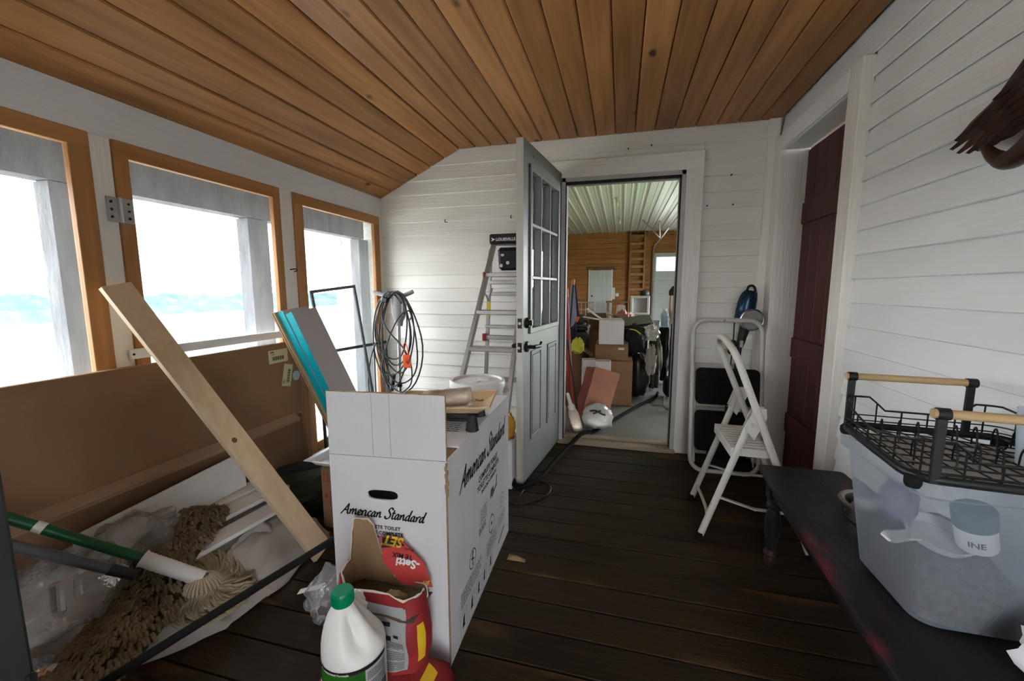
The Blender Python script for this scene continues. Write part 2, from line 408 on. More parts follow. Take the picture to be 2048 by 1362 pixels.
build(MB().box(((CL+CR)/2, YF-.001, (HZ+CT)/2), (CR-CL, .052, CT-HZ), ch=.004), 'casing_head', 'white_paint_x', tr2)
dj = anchor('trim_3')
for x in (HX0, HX1):
    s = 1 if x > 0 else -1
    build(MB().box((x - s*.012, YF+.06, 1.05), (.03, .17, 2.06)), 'jamb_side', 'jamb_grey', dj)
    build(MB().box((x - s*.031, YF+.0, 1.05), (.008, .03, 2.03)), 'weatherstrip', 'jamb_dark', dj)
build(MB().box(((HX0+HX1)/2, YF+.06, HZ-.012), (HX1-HX0, .17, .03)), 'jamb_head', 'jamb_grey', dj)
build(MB().box(((HX0+HX1)/2, YF+.0, HZ-.035), (HX1-HX0-.03, .03, .02)), 'weatherstrip', 'jamb_dark', dj)
build(MB().box(((HX0+HX1)/2, YF+.05, .012), (HX1-HX0+.02, .2, .03), ch=.006).box(((HX0+HX1)/2, YF+.08, .032), (HX1-HX0, .06, .016), ch=.004), 'threshold', 'sill', dj)
# ------------------------------------------------------------------ right wall: clapboards, red door in a deep casing
RY0, RY1, RZ = 2.305, 3.112, 2.131
wr = struct('wall_right', MB().box((XR+.09, (YB+RY0)/2, 1.2), (.12, RY0-YB, 2.45)).box((XR+.09, (RY1+YF+.1)/2, 1.2), (.12, YF+.1-RY1, 2.45)).box((XR+.09, (RY0+RY1)/2, (RZ+2.4)/2), (.12, RY1-RY0, 2.4-RZ)), 'white_paint_y')
PR = .1055
for k in range(-2, 20):
    z0 = 2.030 - PR*k; z1 = z0 + PR + .012
    if z0 < 0: z0 = .004
    if k == -2: clap(0, 0, z0-.006, 2.385, 'white_paint_y', wr, 'r', y0=YB, y1=YF)
    else: clap(0, 0, z0, z1, 'white_paint_y', wr, 'r', y0=YB, y1=2.197)
tr4 = anchor('trim_4')
build(MB().box((XR-.004, (2.195+RY0)/2, 1.115), (.05, RY0-2.195, 2.23), ch=.004), 'casing_side', 'white_paint_z', tr4)
build(MB().box((XR-.004, (RY1+YF)/2, 1.115), (.05, YF-RY1, 2.23), ch=.004), 'casing_side', 'white_paint_z', tr4)
build(MB().box((XR-.005, (RY0+RY1)/2, (RZ+2.23)/2), (.05, RY1-RY0, 2.23-RZ), ch=.004), 'casing_head', 'white_paint_y', tr4)
for y in (RY0, RY1):
    s = 1 if y > 2.7 else -1
    build(MB().box((XR+.07, y + s*.01, 1.06), (.16, .03, 2.13)), 'jamb_side', 'white_paint_z', tr4)
build(MB().box((XR+.07, (RY0+RY1)/2, RZ+.01), (.16, RY1-RY0, .03)), 'jamb_head', 'white_paint_y', tr4)
d1 = anchor('door_1')
build(MB().box((XR+.15, (RY0+RY1)/2, 1.06), (.03, RY1-RY0, 2.12)), 'door_slab', 'red_door', d1)
for i in range(6):
    w = (RY1-RY0)/6; build(MB().box((XR+.131, RY0+w*(i+.5), 1.06), (.012, w-.004, 2.10), ch=.003), 'plank', 'red_door', d1)
for z in (.35, .86, 1.72):
    build(MB().box((XR+.118, (RY0+RY1)/2, z), (.018, RY1-RY0-.04, .13), ch=.003), 'rail', 'red_door', d1)
build(MB().box((XR+.07, (RY0+RY1)/2, .012), (.16, RY1-RY0, .024), ch=.004), 'threshold', 'floor_board', d1)
# ------------------------------------------------------------------ left wall: posts, header, screened bays, exterior frame
wl = anchor('wall_left')
build(MB().box((XL-.03, (YF+YB)/2, 1.945), (.06, YF-YB, .175), ch=.003), 'header_board', 'white_paint_y', wl)
PY = [(-1.15, .245), (1.21, 1.286), (2.141, 2.248), (3.208, 3.27)]  # first span: unseen near bay closed solid to cut light on the right wall
for a, b in PY:
    build(MB().box((XL-.035, (a+b)/2, .93), (.07, b-a, 1.86), ch=.003), 'post', 'white_paint_z', wl)
build(MB().box((XL-.035, (YF+YB)/2, .06), (.07, YF-YB, .12), ch=.003), 'sill_board', 'white_paint_y', wl)
for i, (a, b, ws, wt) in enumerate(((.245, 1.21, .071, .062), (1.286, 2.141, .056, .066), (2.248, 3.208, .08, .068))):
    w = anchor('window_%d' % (i+1)); x = XL - .005
    z0, z1 = .12, 1.858
    for yy in (a+ws/2, b-ws/2): build(MB().box((x, yy, (z0+z1)/2), (.03, ws-.002, z1-z0), ch=.002), 'frame_stile', 'frame_z', w)
    build(MB().box((x+.001, (a+b)/2, z1-wt/2), (.03, b-a-.004, wt), ch=.002), 'frame_rail', 'frame_y', w)
    build(MB().box((x+.001, (a+b)/2, z0+wt/2), (.03, b-a-2*ws, wt), ch=.002), 'frame_rail', 'frame_y', w)
    build(MB().box((x-.006, (a+b)/2, (z0+z1)/2), (.0015, b-a-.06, z1-z0-.06)), 'screen_mesh', 'screen', w)
# hinge between second post and the middle screen
hg = thing('door_hinge', 'grey zinc butt hinge screwed to the white post beside the middle screen', 'hinge', (XL+.012, 1.286, 1.57))
build(MB().box((XL+.013, 1.262, 1.575), (.003, .045, .10)), 'leaf', 'zinc', hg)
build(MB().box((XL+.013, 1.312, 1.575), (.003, .045, .10)), 'leaf', 'zinc', hg)
build(MB().tube([(XL+.017, 1.287, 1.525), (XL+.017, 1.287, 1.625)], .006, 8), 'knuckle', 'steel', hg, smooth=40)
for yy in (1.255, 1.318):
    for zz in (1.545, 1.575, 1.605): build(MB().cyl((XL+.013, yy, zz), (XL+.0165, yy, zz), .005, n=8), 'screw', 'dark_steel', hg)
sb = thing('cross_slat', 'painted white slat screwed level across the middle screen', 'slat', (XL+.022, 1.7, .97))
build(MB().box((XL+.022, 1.69, .975), (.018, .87, .042), ch=.002), 'slat', 'white_paint_y', sb)
build(MB().cyl((XL+.03, 1.262, .975), (XL+.034, 1.262, .975), .005, n=8), 'screw', 'dark_steel', sb)
# porch frame outside
ex = anchor('trim_5')
build(MB().box((-2.36, (YF+YB)/2, 1.83), (.10, YF-YB+.3, .25)), 'beam', 'weathered', ex)
for a, b in ((-.95, -.8), (.15, .30), (1.225, 1.39), (2.175, 2.33), (3.33, 3.47)):
    build(MB().box((-2.36, (a+b)/2, .70), (.09, b-a, 2.0)), 'post', 'weathered', ex)
build(MB().box((-2.35, (YF+YB)/2, 1.99), (.62, YF-YB+.4, .03), (0, math.radians(-20), 0)), 'soffit', 'weathered', ex)
# wing wall beyond, lapped
wg = struct('wall_wing', MB().box((-2.36, 3.56, 1.2), (.68, .1, 3.4)), 'white_paint_x')
for k in range(0, 26):
    z0 = -.45 + .12*k
    prof = [(0, z0+.13), (.006, z0+.13), (.024, z0), (0, z0)]
    vs = [(x, 3.51-d, z) for x in (-2.62, -2.02) for (d, z) in prof]
    build(MB().add(vs, [(3, 2, 1, 0), (4, 5, 6, 7)] + [(i, (i+1) % 4, 4+(i+1) % 4, 4+i) for i in range(4)]), 'clapboard', 'white_paint_x', wg)
build(MB().box((-2.66, 3.52, 1.2), (.08, .07, 3.4)), 'corner_board', 'white_paint_z', wg)
# unseen wall behind the camera; its screened opening is added as fill light
wk = anchor('wall_front')
for a, b in ((XL-.05, .10), (.80, XR+.15)): build(MB().box(((a+b)/2, YB-.05, 1.2), (b-a, .1, 2.4)), 'post', 'white_paint_z', wk)
build(MB().box(((XL+XR)/2, YB-.05, 2.2), (XR-XL+.2, .1, .45)), 'header_board', 'white_paint_x', wk)
build(MB().box(((XL+XR)/2, YB-.05, .05), (XR-XL+.2, .1, .1)), 'sill_board', 'white_paint_x', wk)
build(MB().box((.45, YB-.05, 1.05), (.70, .0015, 1.9)), 'screen_mesh', 'screen', wk)
# outdoors
def terr(u, v):
    x = -2.45 - (u**2.2)*420; y = -260 + v*520
    d = -x - 2.45
    z = -.42 - min(d*.035, 3.2) + max(0, (d-90))*.004 + .35*noise.noise((x*.05, y*.05, 0))*min(1, d/20)
    return (x, y, z)
gr = struct('ground_field', MB().grid(terr, 40, 60), 'field', recalc=False, smooth=60)
struct('ground_gravel', MB().box((-4.0, 2, -.40), (3.6, 14, .06)), 'gravel')
struct('ground_yard', MB().box((60, -110, -.45), (340, 216, .05)), 'gravel')
struct('ground_lawn', MB().box((24, 9.5, -.06), (40, 26, .04)), 'lawn')
tl = MB()
for lay, (d, base, hh) in enumerate(((64, -3.6, 2.5), (71, -3.5, 3.1), (79, -3.4, 3.6))):
    vs = []; n_s = 420
    for i in range(n_s):
        y = -70 + i*.85; q = noise.noise(Vector((y*.09, lay*7.1, 0)))*.55 + noise.noise(Vector((y*.33, lay*3.3, 4)))*.42 + noise.noise(Vector((y*.95, lay, 9)))*.30
        h = hh*(1 + .38*q); x = -2.4 - d + 1.2*noise.noise(Vector((y*.4, lay, 2)))
        vs += [(x+2.2, y, base-.6), (x+1.3, y, base+h*.55), (x+.2, y, base+h), (x-1.6, y, base+h*.6), (x-2.2, y, base-.6)]
    tl.add(vs, [(5*i+k, 5*i+k+1, 5*i+6+k, 5*i+5+k) for i in range(n_s-1) for k in range(4)])
o = build(tl, 'treeline', 'far_tree', smooth=60); o['kind'] = 'stuff'; tag(o, 'hazy blue green line of trees beyond the pale field outside', 'trees')
# ------------------------------------------------------------------ more materials
M['door_paint'] = mat('grey_white_door_paint', (.165, .175, .172), .4, col2=(.20, .21, .205), scale=4, spots=[((.30, .28, .23), 7, .70)], bump=.1)
M['door_edge'] = mat('worn_door_edge', (.48, .47, .42), .6, col2=(.30, .24, .15), scale=9, stretch=(1, 1, .15), lo=.5, hi=.75)
M['wall_plank'] = pine('garage_pine', (.23, .095, .028), (.40, .19, .065), 'x', vary=.16, kscale=.8)
M['ladder_pine'] = pine('ladder_pine', (.26, .12, .045), (.42, .21, .085), 'z', kscale=.6)
M['rib_metal'] = mat('white_ribbed_metal', (.62, .62, .60), .35, spec=.6)
M['concrete'] = mat('garage_concrete', (.17, .17, .155), .45, col2=(.24, .24, .22), scale=2.5, bump=.1)
M['card'] = mat('brown_cardboard', (.215, .122, .062), .85, col2=(.255, .15, .08), scale=2.5, bump=.08, bscale=90, vary=.08)
M['card_dark'] = mat('dark_cardboard', (.13, .068, .032), .85, col2=(.17, .09, .045), scale=3, vary=.1)
M['card_white'] = mat('white_cardboard', (.60, .58, .582), .7, col2=(.645, .63, .628), scale=3, bump=.12, bscale=40, bstretch=(1.6, 1.6, .05))
M['card_edge'] = mat('raw_card_edge', (.36, .23, .12), .9, col2=(.22, .13, .06), scale=40)
M['black'] = mat('black_plastic', (.012, .012, .013), .45)
M['black_soft'] = mat('black_fabric', (.014, .014, .016), .9, col2=(.022, .022, .026), scale=9, bump=.3, bscale=20)
M['bag_black'] = mat('black_bin_bag', (.010, .010, .011), .28, bump=.4, bscale=14, col2=(.014, .014, .015))
M['navy'] = mat('navy_cloth', (.03, .035, .09), .8)
M['lilac'] = mat('lilac_panel', (.30, .30, .40), .7)
M['orange'] = mat('orange_plastic', (.62, .13, .025), .5)
M['red'] = mat('red_metal', (.33, .03, .025), .4)
M['white_plastic'] = mat('white_plastic', (.70, .69, .67), .35)
M['cream'] = mat('cream_plastic', (.55, .48, .38), .4)
M['salmon'] = mat('salmon_paper', (.42, .19, .12), .7, col2=(.50, .24, .155), scale=5, bump=.3, bscale=14)
M['salmon_dark'] = mat('dark_red_paper', (.16, .045, .035), .7, col2=(.22, .06, .045), scale=6)
M['film'] = see_through('clear_film', (.60, .58, .54), .22, rough=.18, gloss=.75, bump=1.0)
M['film_white'] = see_through('milky_film', (.70, .69, .66), .62, rough=.25, gloss=.5, bump=.8)
M['yellow'] = mat('yellow_green_plastic', (.50, .50, .05), .5)
M['olive'] = mat('olive_cloth', (.06, .055, .035), .9, bump=.3, bscale=18, col2=(.09, .08, .05))
M['grey_cloth'] = mat('grey_cloth', (.30, .28, .26), .9, bump=.3, bscale=18, col2=(.38, .36, .33))
M['paper'] = mat('paper', (.62, .60, .58), .8)
M['pink'] = mat('pink_plastic', (.50, .28, .26), .6)
M['bluewater'] = see_through('blue_water_jug', (.35, .50, .62), .55, gloss=.4, rough=.1)
M['alu'] = mat('brushed_aluminium', (.50, .48, .47), .42, .85, col2=(.42, .40, .39), scale=30, stretch=(.2, .2, .1))
M['garage_steel'] = mat('galvanised_track', (.42, .42, .40), .4, .8)
M['garage_door'] = mat('garage_door_paint', (.48, .52, .50), .5)
M['window_glow'] = see_through('frosted_window', (.9, .92, .92), .35)

M['hose_rubber'] = mat('hose_rubber', (.008, .008, .009), .8, spec=.04)
def crumple(c, r, seed=0, amp=.18, freq=2.2, nu=18, nv=26, flat=0.0, pw=1.0):
    """closed bag or heap: superellipsoid with folded noise, base clamped flat at the centre height minus r.z*(1-flat)"""
    mb = MB(); rnd = Vector((seed*7.3, seed*3.7, seed*1.9)); vs = []
    def se(x): return math.copysign(abs(x)**pw, x)
    for i in range(nu+1):
        th = PI*i/nu
        for j in range(nv):
            ph = 2*PI*j/nv; q = Vector((se(math.sin(th))*se(math.cos(ph)), se(math.sin(th))*se(math.sin(ph)), se(math.cos(th))))
            k = 1 + amp*noise.noise(q*freq + rnd) + amp*.7*abs(noise.noise(q*freq*2.3 + rnd)) + amp*.35*noise.noise(q*freq*5 + rnd)
            p = Vector((q.x*r[0]*k, q.y*r[1]*k, q.z*r[2]*k)); p.z = max(p.z, -r[2]*(1-flat)); vs.append(p + Vector(c))
    fs = [(i*nv+j, i*nv+(j+1) % nv, (i+1)*nv+(j+1) % nv, (i+1)*nv+j) for i in range(nu) for j in range(nv)]
    return mb.add(vs, fs)
def sheet(fn, nu, nv, th=.0015):
    """thin two sided sheet"""
    mb = MB(); return mb.grid(fn, nu, nv)

# ------------------------------------------------------------------ open nine-light door
d2 = thing('door_2', 'open grey white entry door with nine lights and black lever', 'door', (-.453, 3.272, .02)); del d2['category']; del d2['label']; d2['kind'] = 'structure'
DD = Vector((.112, .864, 0)).normalized(); DW = .871; DH = 2.09
mx = frame3((-.565, 2.408, .02), DD, (0, 0, 1)); TH = .045
def db(mb, s0, s1, z0, z1, d0, d1, ch=0): return mb.box(((s0+s1)/2, (z0+z1)/2, (d0+d1)/2), (s1-s0, z1-z0, abs(d1-d0)), ch=ch, mx=mx)
LS0, LS1, LZ0, LZ1 = .127, .722, .975, 1.945
mb = MB(); db(mb, .002, LS0, 0, DH, -TH, 0); db(mb, LS1, DW, 0, DH, -TH, 0); db(mb, LS0, LS1, 0, LZ0, -TH, 0); db(mb, LS0, LS1, LZ1, DH, -TH, 0)
build(mb, 'door_leaf', 'door_paint', d2)
mb = MB(); db(mb, 0, .002, 0, DH, -TH, 0); build(mb, 'door_edge', 'door_edge', d2)
for sd in (0, 1):
    o0, o1 = ((0, .012) if sd == 0 else (-TH-.012, -TH))
    mb = MB(); w = .028
    db(mb, LS0-w, LS0+.008, LZ0-w, LZ1+w, o0, o1, .004); db(mb, LS1-.008, LS1+w, LZ0-w, LZ1+w, o0, o1, .004); db(mb, LS0, LS1, LZ0-w, LZ0+.008, o0, o1, .004); db(mb, LS0, LS1, LZ1-.008, LZ1+w, o0, o1, .004)
    build(mb, 'light_frame', 'door_paint', d2)
sv = [LS0 + (LS1-LS0)*i/3 for i in range(4)]; zv = [LZ0 + (LZ1-LZ0)*i/3 for i in range(4)]
for i in (1, 2):
    mb = MB(); db(mb, sv[i]-.011, sv[i]+.011, LZ0, LZ1, -TH-.006, .006, .004); build(mb, 'muntin', 'door_paint', d2)
    mb = MB(); db(mb, LS0, LS1, zv[i]-.011, zv[i]+.011, -TH-.005, .005, .004); build(mb, 'muntin', 'door_paint', d2)
for i in range(3):
    for j in range(3):
        mb = MB(); db(mb, sv[i]+.01, sv[i+1]-.01, zv[j]+.01, zv[j+1]-.01, -.024, -.021); build(mb, 'pane', 'glass', d2)
for (a, b) in ((.135, .345), (.49, .715)):
    mb = MB()
    for (s0, s1, z0, z1) in ((a, b, .815, .835), (a, b, .245, .265), (a, a+.018, .245, .835), (b-.018, b, .245, .835)): db(mb, s0, s1, z0, z1, -.001, .007, .005)
    db(mb, a+.03, b-.03, .275, .805, -.001, .006, .005)
    build(mb, 'door_panel', 'door_paint', d2)
def dl(mb, s, z, d): return mx @ Vector((s, z, d))
ha = build(MB().lathe([(.034, 0), (.034, .008), (.026, .014), (.012, .016), (.012, .045), (.015, .05)], mx=mx @ Matrix.Translation((.06, .872, 0)), n=20)
           .tube([mx @ Vector(p) for p in catmull([(.06, .872, .048), (.10, .872, .055), (.15, .868, .055), (.18, .872, .052), (.20, .885, .05)], 5)], lambda t: .013-.004*t, 10), 'lever_handle', 'dark_steel', d2, smooth=40)
build(MB().lathe([(.034, 0), (.034, -.01), (.012, -.014), (.012, -.045)], mx=mx @ Matrix.Translation((.06, .872, -TH)), n=20)
      .tube([mx @ Vector(p) for p in catmull([(.06, .872, -TH-.045), (.12, .872, -TH-.05), (.17, .87, -TH-.05)], 5)], .011, 10), 'lever_handle', 'dark_steel', d2, smooth=40)
build(MB().lathe([(.034, 0), (.032, .01), (.024, .016), (.022, .02)], mx=mx @ Matrix.Translation((.06, 1.02, 0)), n=20).box((.06, 1.02, .027), (.009, .034, .018), ch=.003, mx=mx), 'deadbolt', 'dark_steel', d2, smooth=40)
for z in (1.02, .872):
    mb = MB(); mb.box((-.0015, z, -TH/2), (.003, .06, .026), mx=mx); bp = build(mb, 'latch_plate', 'dark_steel', d2)
    build(MB().tube([mx @ Vector((-.0015, z, -TH/2)), mx @ Vector((-.014 if z < 1 else -.004, z, -TH/2))], .0095, 12), 'latch_bolt', 'steel', bp)
for (s, z) in ((.10, 1.955), (.175, 2.03), (.77, 1.955), (.79, 1.2)):
    build(MB().cyl(mx @ Vector((s, z, 0)), mx @ Vector((s, z, .003)), .006, n=8), 'nail_head', 'dark_steel', d2)

# ------------------------------------------------------------------ garage shell
GX0, GX1, GY0, GY1, GZ = -2.62, 3.75, YF+.16, 17.0, 3.42
fg = struct('floor_garage', MB().box(((GX0+GX1)/2, (GY0+GY1)/2, -.03), (GX1-GX0, GY1-GY0, .05)), 'concrete')
wgb = struct('wall_garage_back', MB().box(((GX0+GX1)/2, GY1+.08, GZ/2), (GX1-GX0, .1, GZ+.2)), 'gap')
nP = 17
for i in range(nP):
    z0 = GZ*i/nP; z1 = GZ*(i+1)/nP
    build(MB().box(((GX0+GX1)/2, GY1+.015, (z0+z1)/2), (GX1-GX0, .03, z1-z0-.006), ch=.005), 'plank', 'wall_plank', wgb)
for nm, x in (('wall_garage_left', GX0), ):
    w_ = struct(nm, MB().box((x-.08, (GY0+.3+GY1)/2, GZ/2), (.1, GY1-GY0-.3, GZ+.2)), 'white_paint_y')
    for i in range(nP):
        z0 = GZ*i/nP; z1 = GZ*(i+1)/nP
        build(MB().box((x-.015, (GY0+.3+GY1)/2, (z0+z1)/2), (.03, GY1-GY0-.3, z1-z0-.006), ch=.005), 'plank', 'wall_plank', w_)
# right garage wall with an open overhead doorway on the grass side
struct('wall_garage_right', MB().box((GX1+.06, (GY0+6.5)/2, GZ/2), (.12, 6.5-GY0, GZ+.2)).box((GX1+.06, (12.5+GY1)/2, GZ/2), (.12, GY1-12.5, GZ+.2)).box((GX1+.06, 9.5, 2.95), (.12, 6.0, 1.1)), 'wall_plank')
struct('wall_garage_front', MB().box(((GX0+XL)/2, GY0+.2, GZ/2), (XL-GX0+.1, .06, GZ+.2)).box(((XR+.3+GX1)/2, GY0-.05, GZ/2), (GX1-XR-.3, .1, GZ+.2)).box(((GX0+GX1)/2, GY0-.04, 3.0), (GX1-GX0, .08, 1.2)), 'wall_plank')
cg = struct('ceiling_garage', MB().box(((GX0+GX1)/2, (GY0+GY1)/2, GZ+.09), (GX1-GX0+.3, GY1-GY0+.3, .06)), 'gap')
rp = .2667; x = GX0
while x < GX1 - .1:
    prof = []
    for k in range(3):
        b = x + k*rp
        prof += [(b, GZ), (b+.10, GZ), (b+.115, GZ-.006), (b+.135, GZ-.006), (b+.15, GZ), (b+.205, GZ), (b+.22, GZ-.028), (b+.25, GZ-.028), (b+rp-.0, GZ)]
    n = len(prof); vs = [(px, yy, pz) for yy in (GY0, GY1) for (px, pz) in prof]
    build(MB().add(vs, [(i, i+1, n+i+1, n+i) for i in range(n-1)]), 'ceiling_panel', 'rib_metal', cg, recalc=False)
    x += 3*rp
# personnel door in the far wall
d3 = anchor('door_3'); cx = -.81
build(MB().box((cx, GY1-.03, .98), (.84, .05, 1.98), ch=.004), 'door_slab', 'garage_door', d3)
for i in range(5): build(MB().box((cx-.32+.16*i, GY1-.06, 1.0), (.14, .012, 1.8), ch=.004), 'plank', 'garage_door', d3)
build(MB().box((cx, GY1-.04, 2.05), (1.06, .10, .11), ch=.005), 'head_casing', 'card_dark', d3)
for s in (-1, 1): build(MB().box((cx+s*.45, GY1-.03, 1.0), (.05, .05, 2.0), ch=.004), 'casing_side', 'white_plastic', d3)
build(MB().lathe([(.0, 0), (.035, 0), (.035, .04), (0, .05)], mx=Matrix.Translation((cx-.32, GY1-.06, .95)) @ Matrix.Rotation(PI/2, 4, 'X'), n=12), 'knob', 'dark_steel', d3)
# overhead garage door with a window
d4 = anchor('door_4'); gx = 2.35
build(MB().box((gx, GY1-.05, 1.3), (2.3, .05, 2.6), ch=.004).box((gx, GY1-.05, 1.3), (2.2, .06, 2.5)), 'door_slab', 'garage_door', d4)
for i in range(5): build(MB().box((gx, GY1-.09, .26+.52*i), (2.22, .02, .50), ch=.006), 'door_panel', 'garage_door', d4)
build(MB().box((1.68, GY1-.105, 2.17), (.86, .03, .58), ch=.006), 'window_frame', 'white_plastic', d4)
mw = bpy.data.materials.new('daylit_window'); mw.use_nodes = True; bb = mw.node_tree.nodes['Principled BSDF']; bb.inputs['Base Color'].default_value = (.9, .92, .92, 1)
bb.inputs['Emission Color'].default_value = (.95, .97, 1, 1); bb.inputs['Emission Strength'].default_value = 2.2; M['daylit'] = mw
build(MB().box((1.68, GY1-.123, 2.17), (.78, .01, .50)), 'pane', 'daylit', d4)
build(MB().tube(catmull([(1.16, GY1-.12, 0), (1.16, GY1-.12, 2.0), (1.16, GY1-.12, 2.75), (1.27, GY1-.25, 2.98), (1.36, GY1-.9, 3.08), (1.36, GY1-3.2, 3.12)], 5), .035, 6), 'track', 'garage_steel', d4)
build(MB().tube([(1.30, GY1-1.1, 3.05), (1.14, GY1-2.6, 3.42)], .022, 6).tube([(1.30, GY1-1.1, 3.05), (.60, GY1-2.9, 3.42)], .024, 6), 'track_hanger', 'garage_steel', d4)
# fixed loft ladder on the back wall
ld = thing('loft_ladder', 'honey pine loft ladder fixed upright on the garage back wall', 'ladder', (.56, GY1-.1, 0))
for x in (.30, .83): build(MB().box((x, GY1-.12, 1.71), (.06, .2, 3.40), ch=.004), 'rail', 'ladder_pine', ld)
for i in range(11): build(MB().box((.565, GY1-.14, .34+.29*i), (.47, .13, .045 if i % 1 else .10), ch=.004), 'rung', 'ladder_pine', ld)
build(MB().box((.565, GY1-.14, 3.395), (.75, .24, .05), ch=.004), 'top_plate', 'card_dark', ld)
for i, (x, y) in enumerate(((-.15, 10.55), (-.10, 13.47))):
    lp = thing('lamp_holder', ('nearer' if i == 0 else 'farther') + ' of the two brass lamp holders on the ribbed garage ceiling', 'lamp', (x, y, GZ-.14))
    build(MB().lathe([(.06, .14), (.06, .10), (.03, .085), (.03, .03)], (x, y, GZ-.14), 16), 'holder', 'cream', lp, smooth=40)
    build(MB().lathe([(.012, .04), (.03, .0), (.034, -.03), (.02, -.06), (.003, -.065)], (x, y, GZ-.14), 16), 'bulb', 'white_plastic', lp, smooth=60)
ou = thing('wall_outlet', 'small white outlet plate on the garage plank wall', 'outlet', (-.15, GY1-.02, .98))
build(MB().box((-.15, GY1-.025, 1.0), (.13, .05, .13), ch=.01), 'plate', 'white_plastic', ou)
nt_ = build(MB().box((-.33, GY1-.01, 1.05), (.20, .012, .46)).box((-.33, GY1-.018, 1.2), (.17, .006, .10)), 'notice_sheet', 'paper'); tag(nt_, 'white paper sheet pinned beside the far garage door', 'paper')

# ------------------------------------------------------------------ garage contents
def carton(name, label, c, size, m='card', rz=0, flaps=False, group=None, tape=True):
    t = thing(name, label, 'box', (c[0], c[1], c[2]), rz, group); T = Matrix.Translation(Vector(c)) @ Matrix.Rotation(rz, 4, 'Z'); x, y, z = size; e = .006
    mb = MB()
    for (cc, ss) in (((0, -y/2, z/2), (x, e, z)), ((0, y/2, z/2), (x, e, z)), ((-x/2, 0, z/2), (e, y, z)), ((x/2, 0, z/2), (e, y, z)), ((0, 0, e/2), (x, y, e))): mb.box(cc, ss, ch=.002, mx=T)
    build(mb, 'carton_wall', m, t)
    if flaps:
        for sx in (-1, 1): build(MB().box((sx*(x/2+.05), 0, z+.02), (.13, y, e), (0, sx*.5, 0), mx=T), 'flap', m, t)
        build(MB().box((0, -y/2-.05, z+.01), (x, .14, e), (.5, 0, 0), mx=T), 'flap', m, t)
    else:
        for s in (-1, 1): build(MB().box((0, s*y/4, z+e/2), (x, y/2-.003, e), ch=.002, mx=T), 'flap', m, t)
        if tape: build(MB().box((0, 0, z+e+.0006), (x*.98, .05, .001), mx=T), 'tape', 'card_edge', t)
    return t
carton('carton', 'tall brown carton under another beside the black bin bag', (.03, 4.65, 0), (.22, .40, .475))
t = carton('carton', 'brown carton lying across the tall one beneath the pale box', (-.08, 4.70, .485), (.34, .42, .165))
build(MB().box((.02, 4.485, .61), (.06, .002, .025)), 'label_sticker', 'paper', t)
carton('carton', 'pale grey open carton topmost of the garage box stack', (-.095, 4.62, .66), (.25, .34, .25), 'card_white', rz=.06)
carton('carton', 'low brown carton with flaps up behind the salmon sack', (-.49, 4.43, .0), (.22, .26, .56), 'card_dark', flaps=True)
carton('carton', 'small white carton standing right behind the salmon sack', (-.15, 4.12, 0), (.14, .16, .53), 'card_white')
carton('carton', 'small white carton leaning low behind the yellow bag', (-.29, 4.18, 0), (.13, .16, .53), 'card_white', rz=.2)
carton('carton', 'flat brown carton high on the junk before the far door', (-.36, 6.6, .61), (.30, .3, .22), 'card_dark', flaps=True)
carton('carton', 'wide brown carton carrying the heap near the far table', (-.1, 6.6, 0), (1.0, .5, .60), 'card_dark')
sk = thing('paper_sack', 'crumpled salmon paper sack with dark red side by the doorway', 'sack', (-.23, 3.85, 0))
T = Matrix.Translation((-.215, 3.80, .03)) @ Euler((-.12, math.radians(14), 0)).to_matrix().to_4x4()
def sackgrid(w, h, d, seed):
    def fn(u, v):
        z = v*h; p = Vector((w*(u-.5), -d/2*math.sin(PI*min(max(v, .02), .98))**.5*(.8+.25*noise.noise(Vector((u*3, v*4, seed)))), z)); p.x += .012*noise.noise(Vector((u*5, v*5, seed+3))); return T @ p
    return fn
mb = MB(); mb.grid(sackgrid(.23, .48, .16, 1), 14, 18); fn = sackgrid(.23, .48, .16, 1)
mb.grid(lambda u, v: T @ Vector((.23*(u-.5), .05, v*.48)), 6, 8)
for e_ in (0, 1): mb.grid(lambda u, v: fn(e_, v).lerp(T @ Vector((.23*(e_-.5), .05, v*.48)), u), 3, 18)
build(mb, 'sack_body', 'salmon', sk, smooth=50)
T2 = T
def side(u, v):
    p = fn(0, v); q = p + Vector((-.085*u, .10*u + .02*noise.noise(Vector((u*4, v*6, 2))), -.02*u)); return q
build(MB().grid(side, 6, 16), 'sack_side', 'salmon_dark', sk, smooth=50)
wbag = thing('plastic_bag', 'tied milky white plastic bag on the doorway sill', 'bag', (-.17, 3.62, 0))
build(crumple((-.17, 3.62, .115), (.125, .10, .115), 4, .22, 2.6, flat=.2), 'bag_body', 'film_white', wbag, smooth=60)
build(crumple((-.17, 3.62, .11), (.105, .085, .09), 5, .22, 2.6, flat=.2), 'bag_contents', 'paper', wbag, smooth=60)
build(MB().tube(catmull([(-.23, 3.54, .19), (-.18, 3.52, .20), (-.13, 3.52, .175), (-.10, 3.53, .165)], 6), .008, 8).tube(catmull([(-.20, 3.53, .17), (-.17, 3.51, .19), (-.14, 3.53, .2)], 6), .007, 8), 'tie', 'black', wbag, smooth=50)
bt = thing('cleaner_bottle', 'cream bottle with long neck leaning inside the doorway', 'bottle', (-.35, 3.53, 0))
T = Matrix.Translation((-.325, 3.51, .012)) @ Euler((0, math.radians(-17), 0)).to_matrix().to_4x4()
build(MB().lathe([(.03, 0), (.042, .01), (.045, .06), (.045, .15), (.038, .19), (.022, .21)], n=20, mx=T, sy=.7), 'bottle_body', 'cream', bt, smooth=50)
build(MB().lathe([(.03, .20), (.032, .23), (.018, .25), (.014, .34), (.008, .35)], n=16, mx=T), 'nozzle', 'white_plastic', bt, smooth=40)
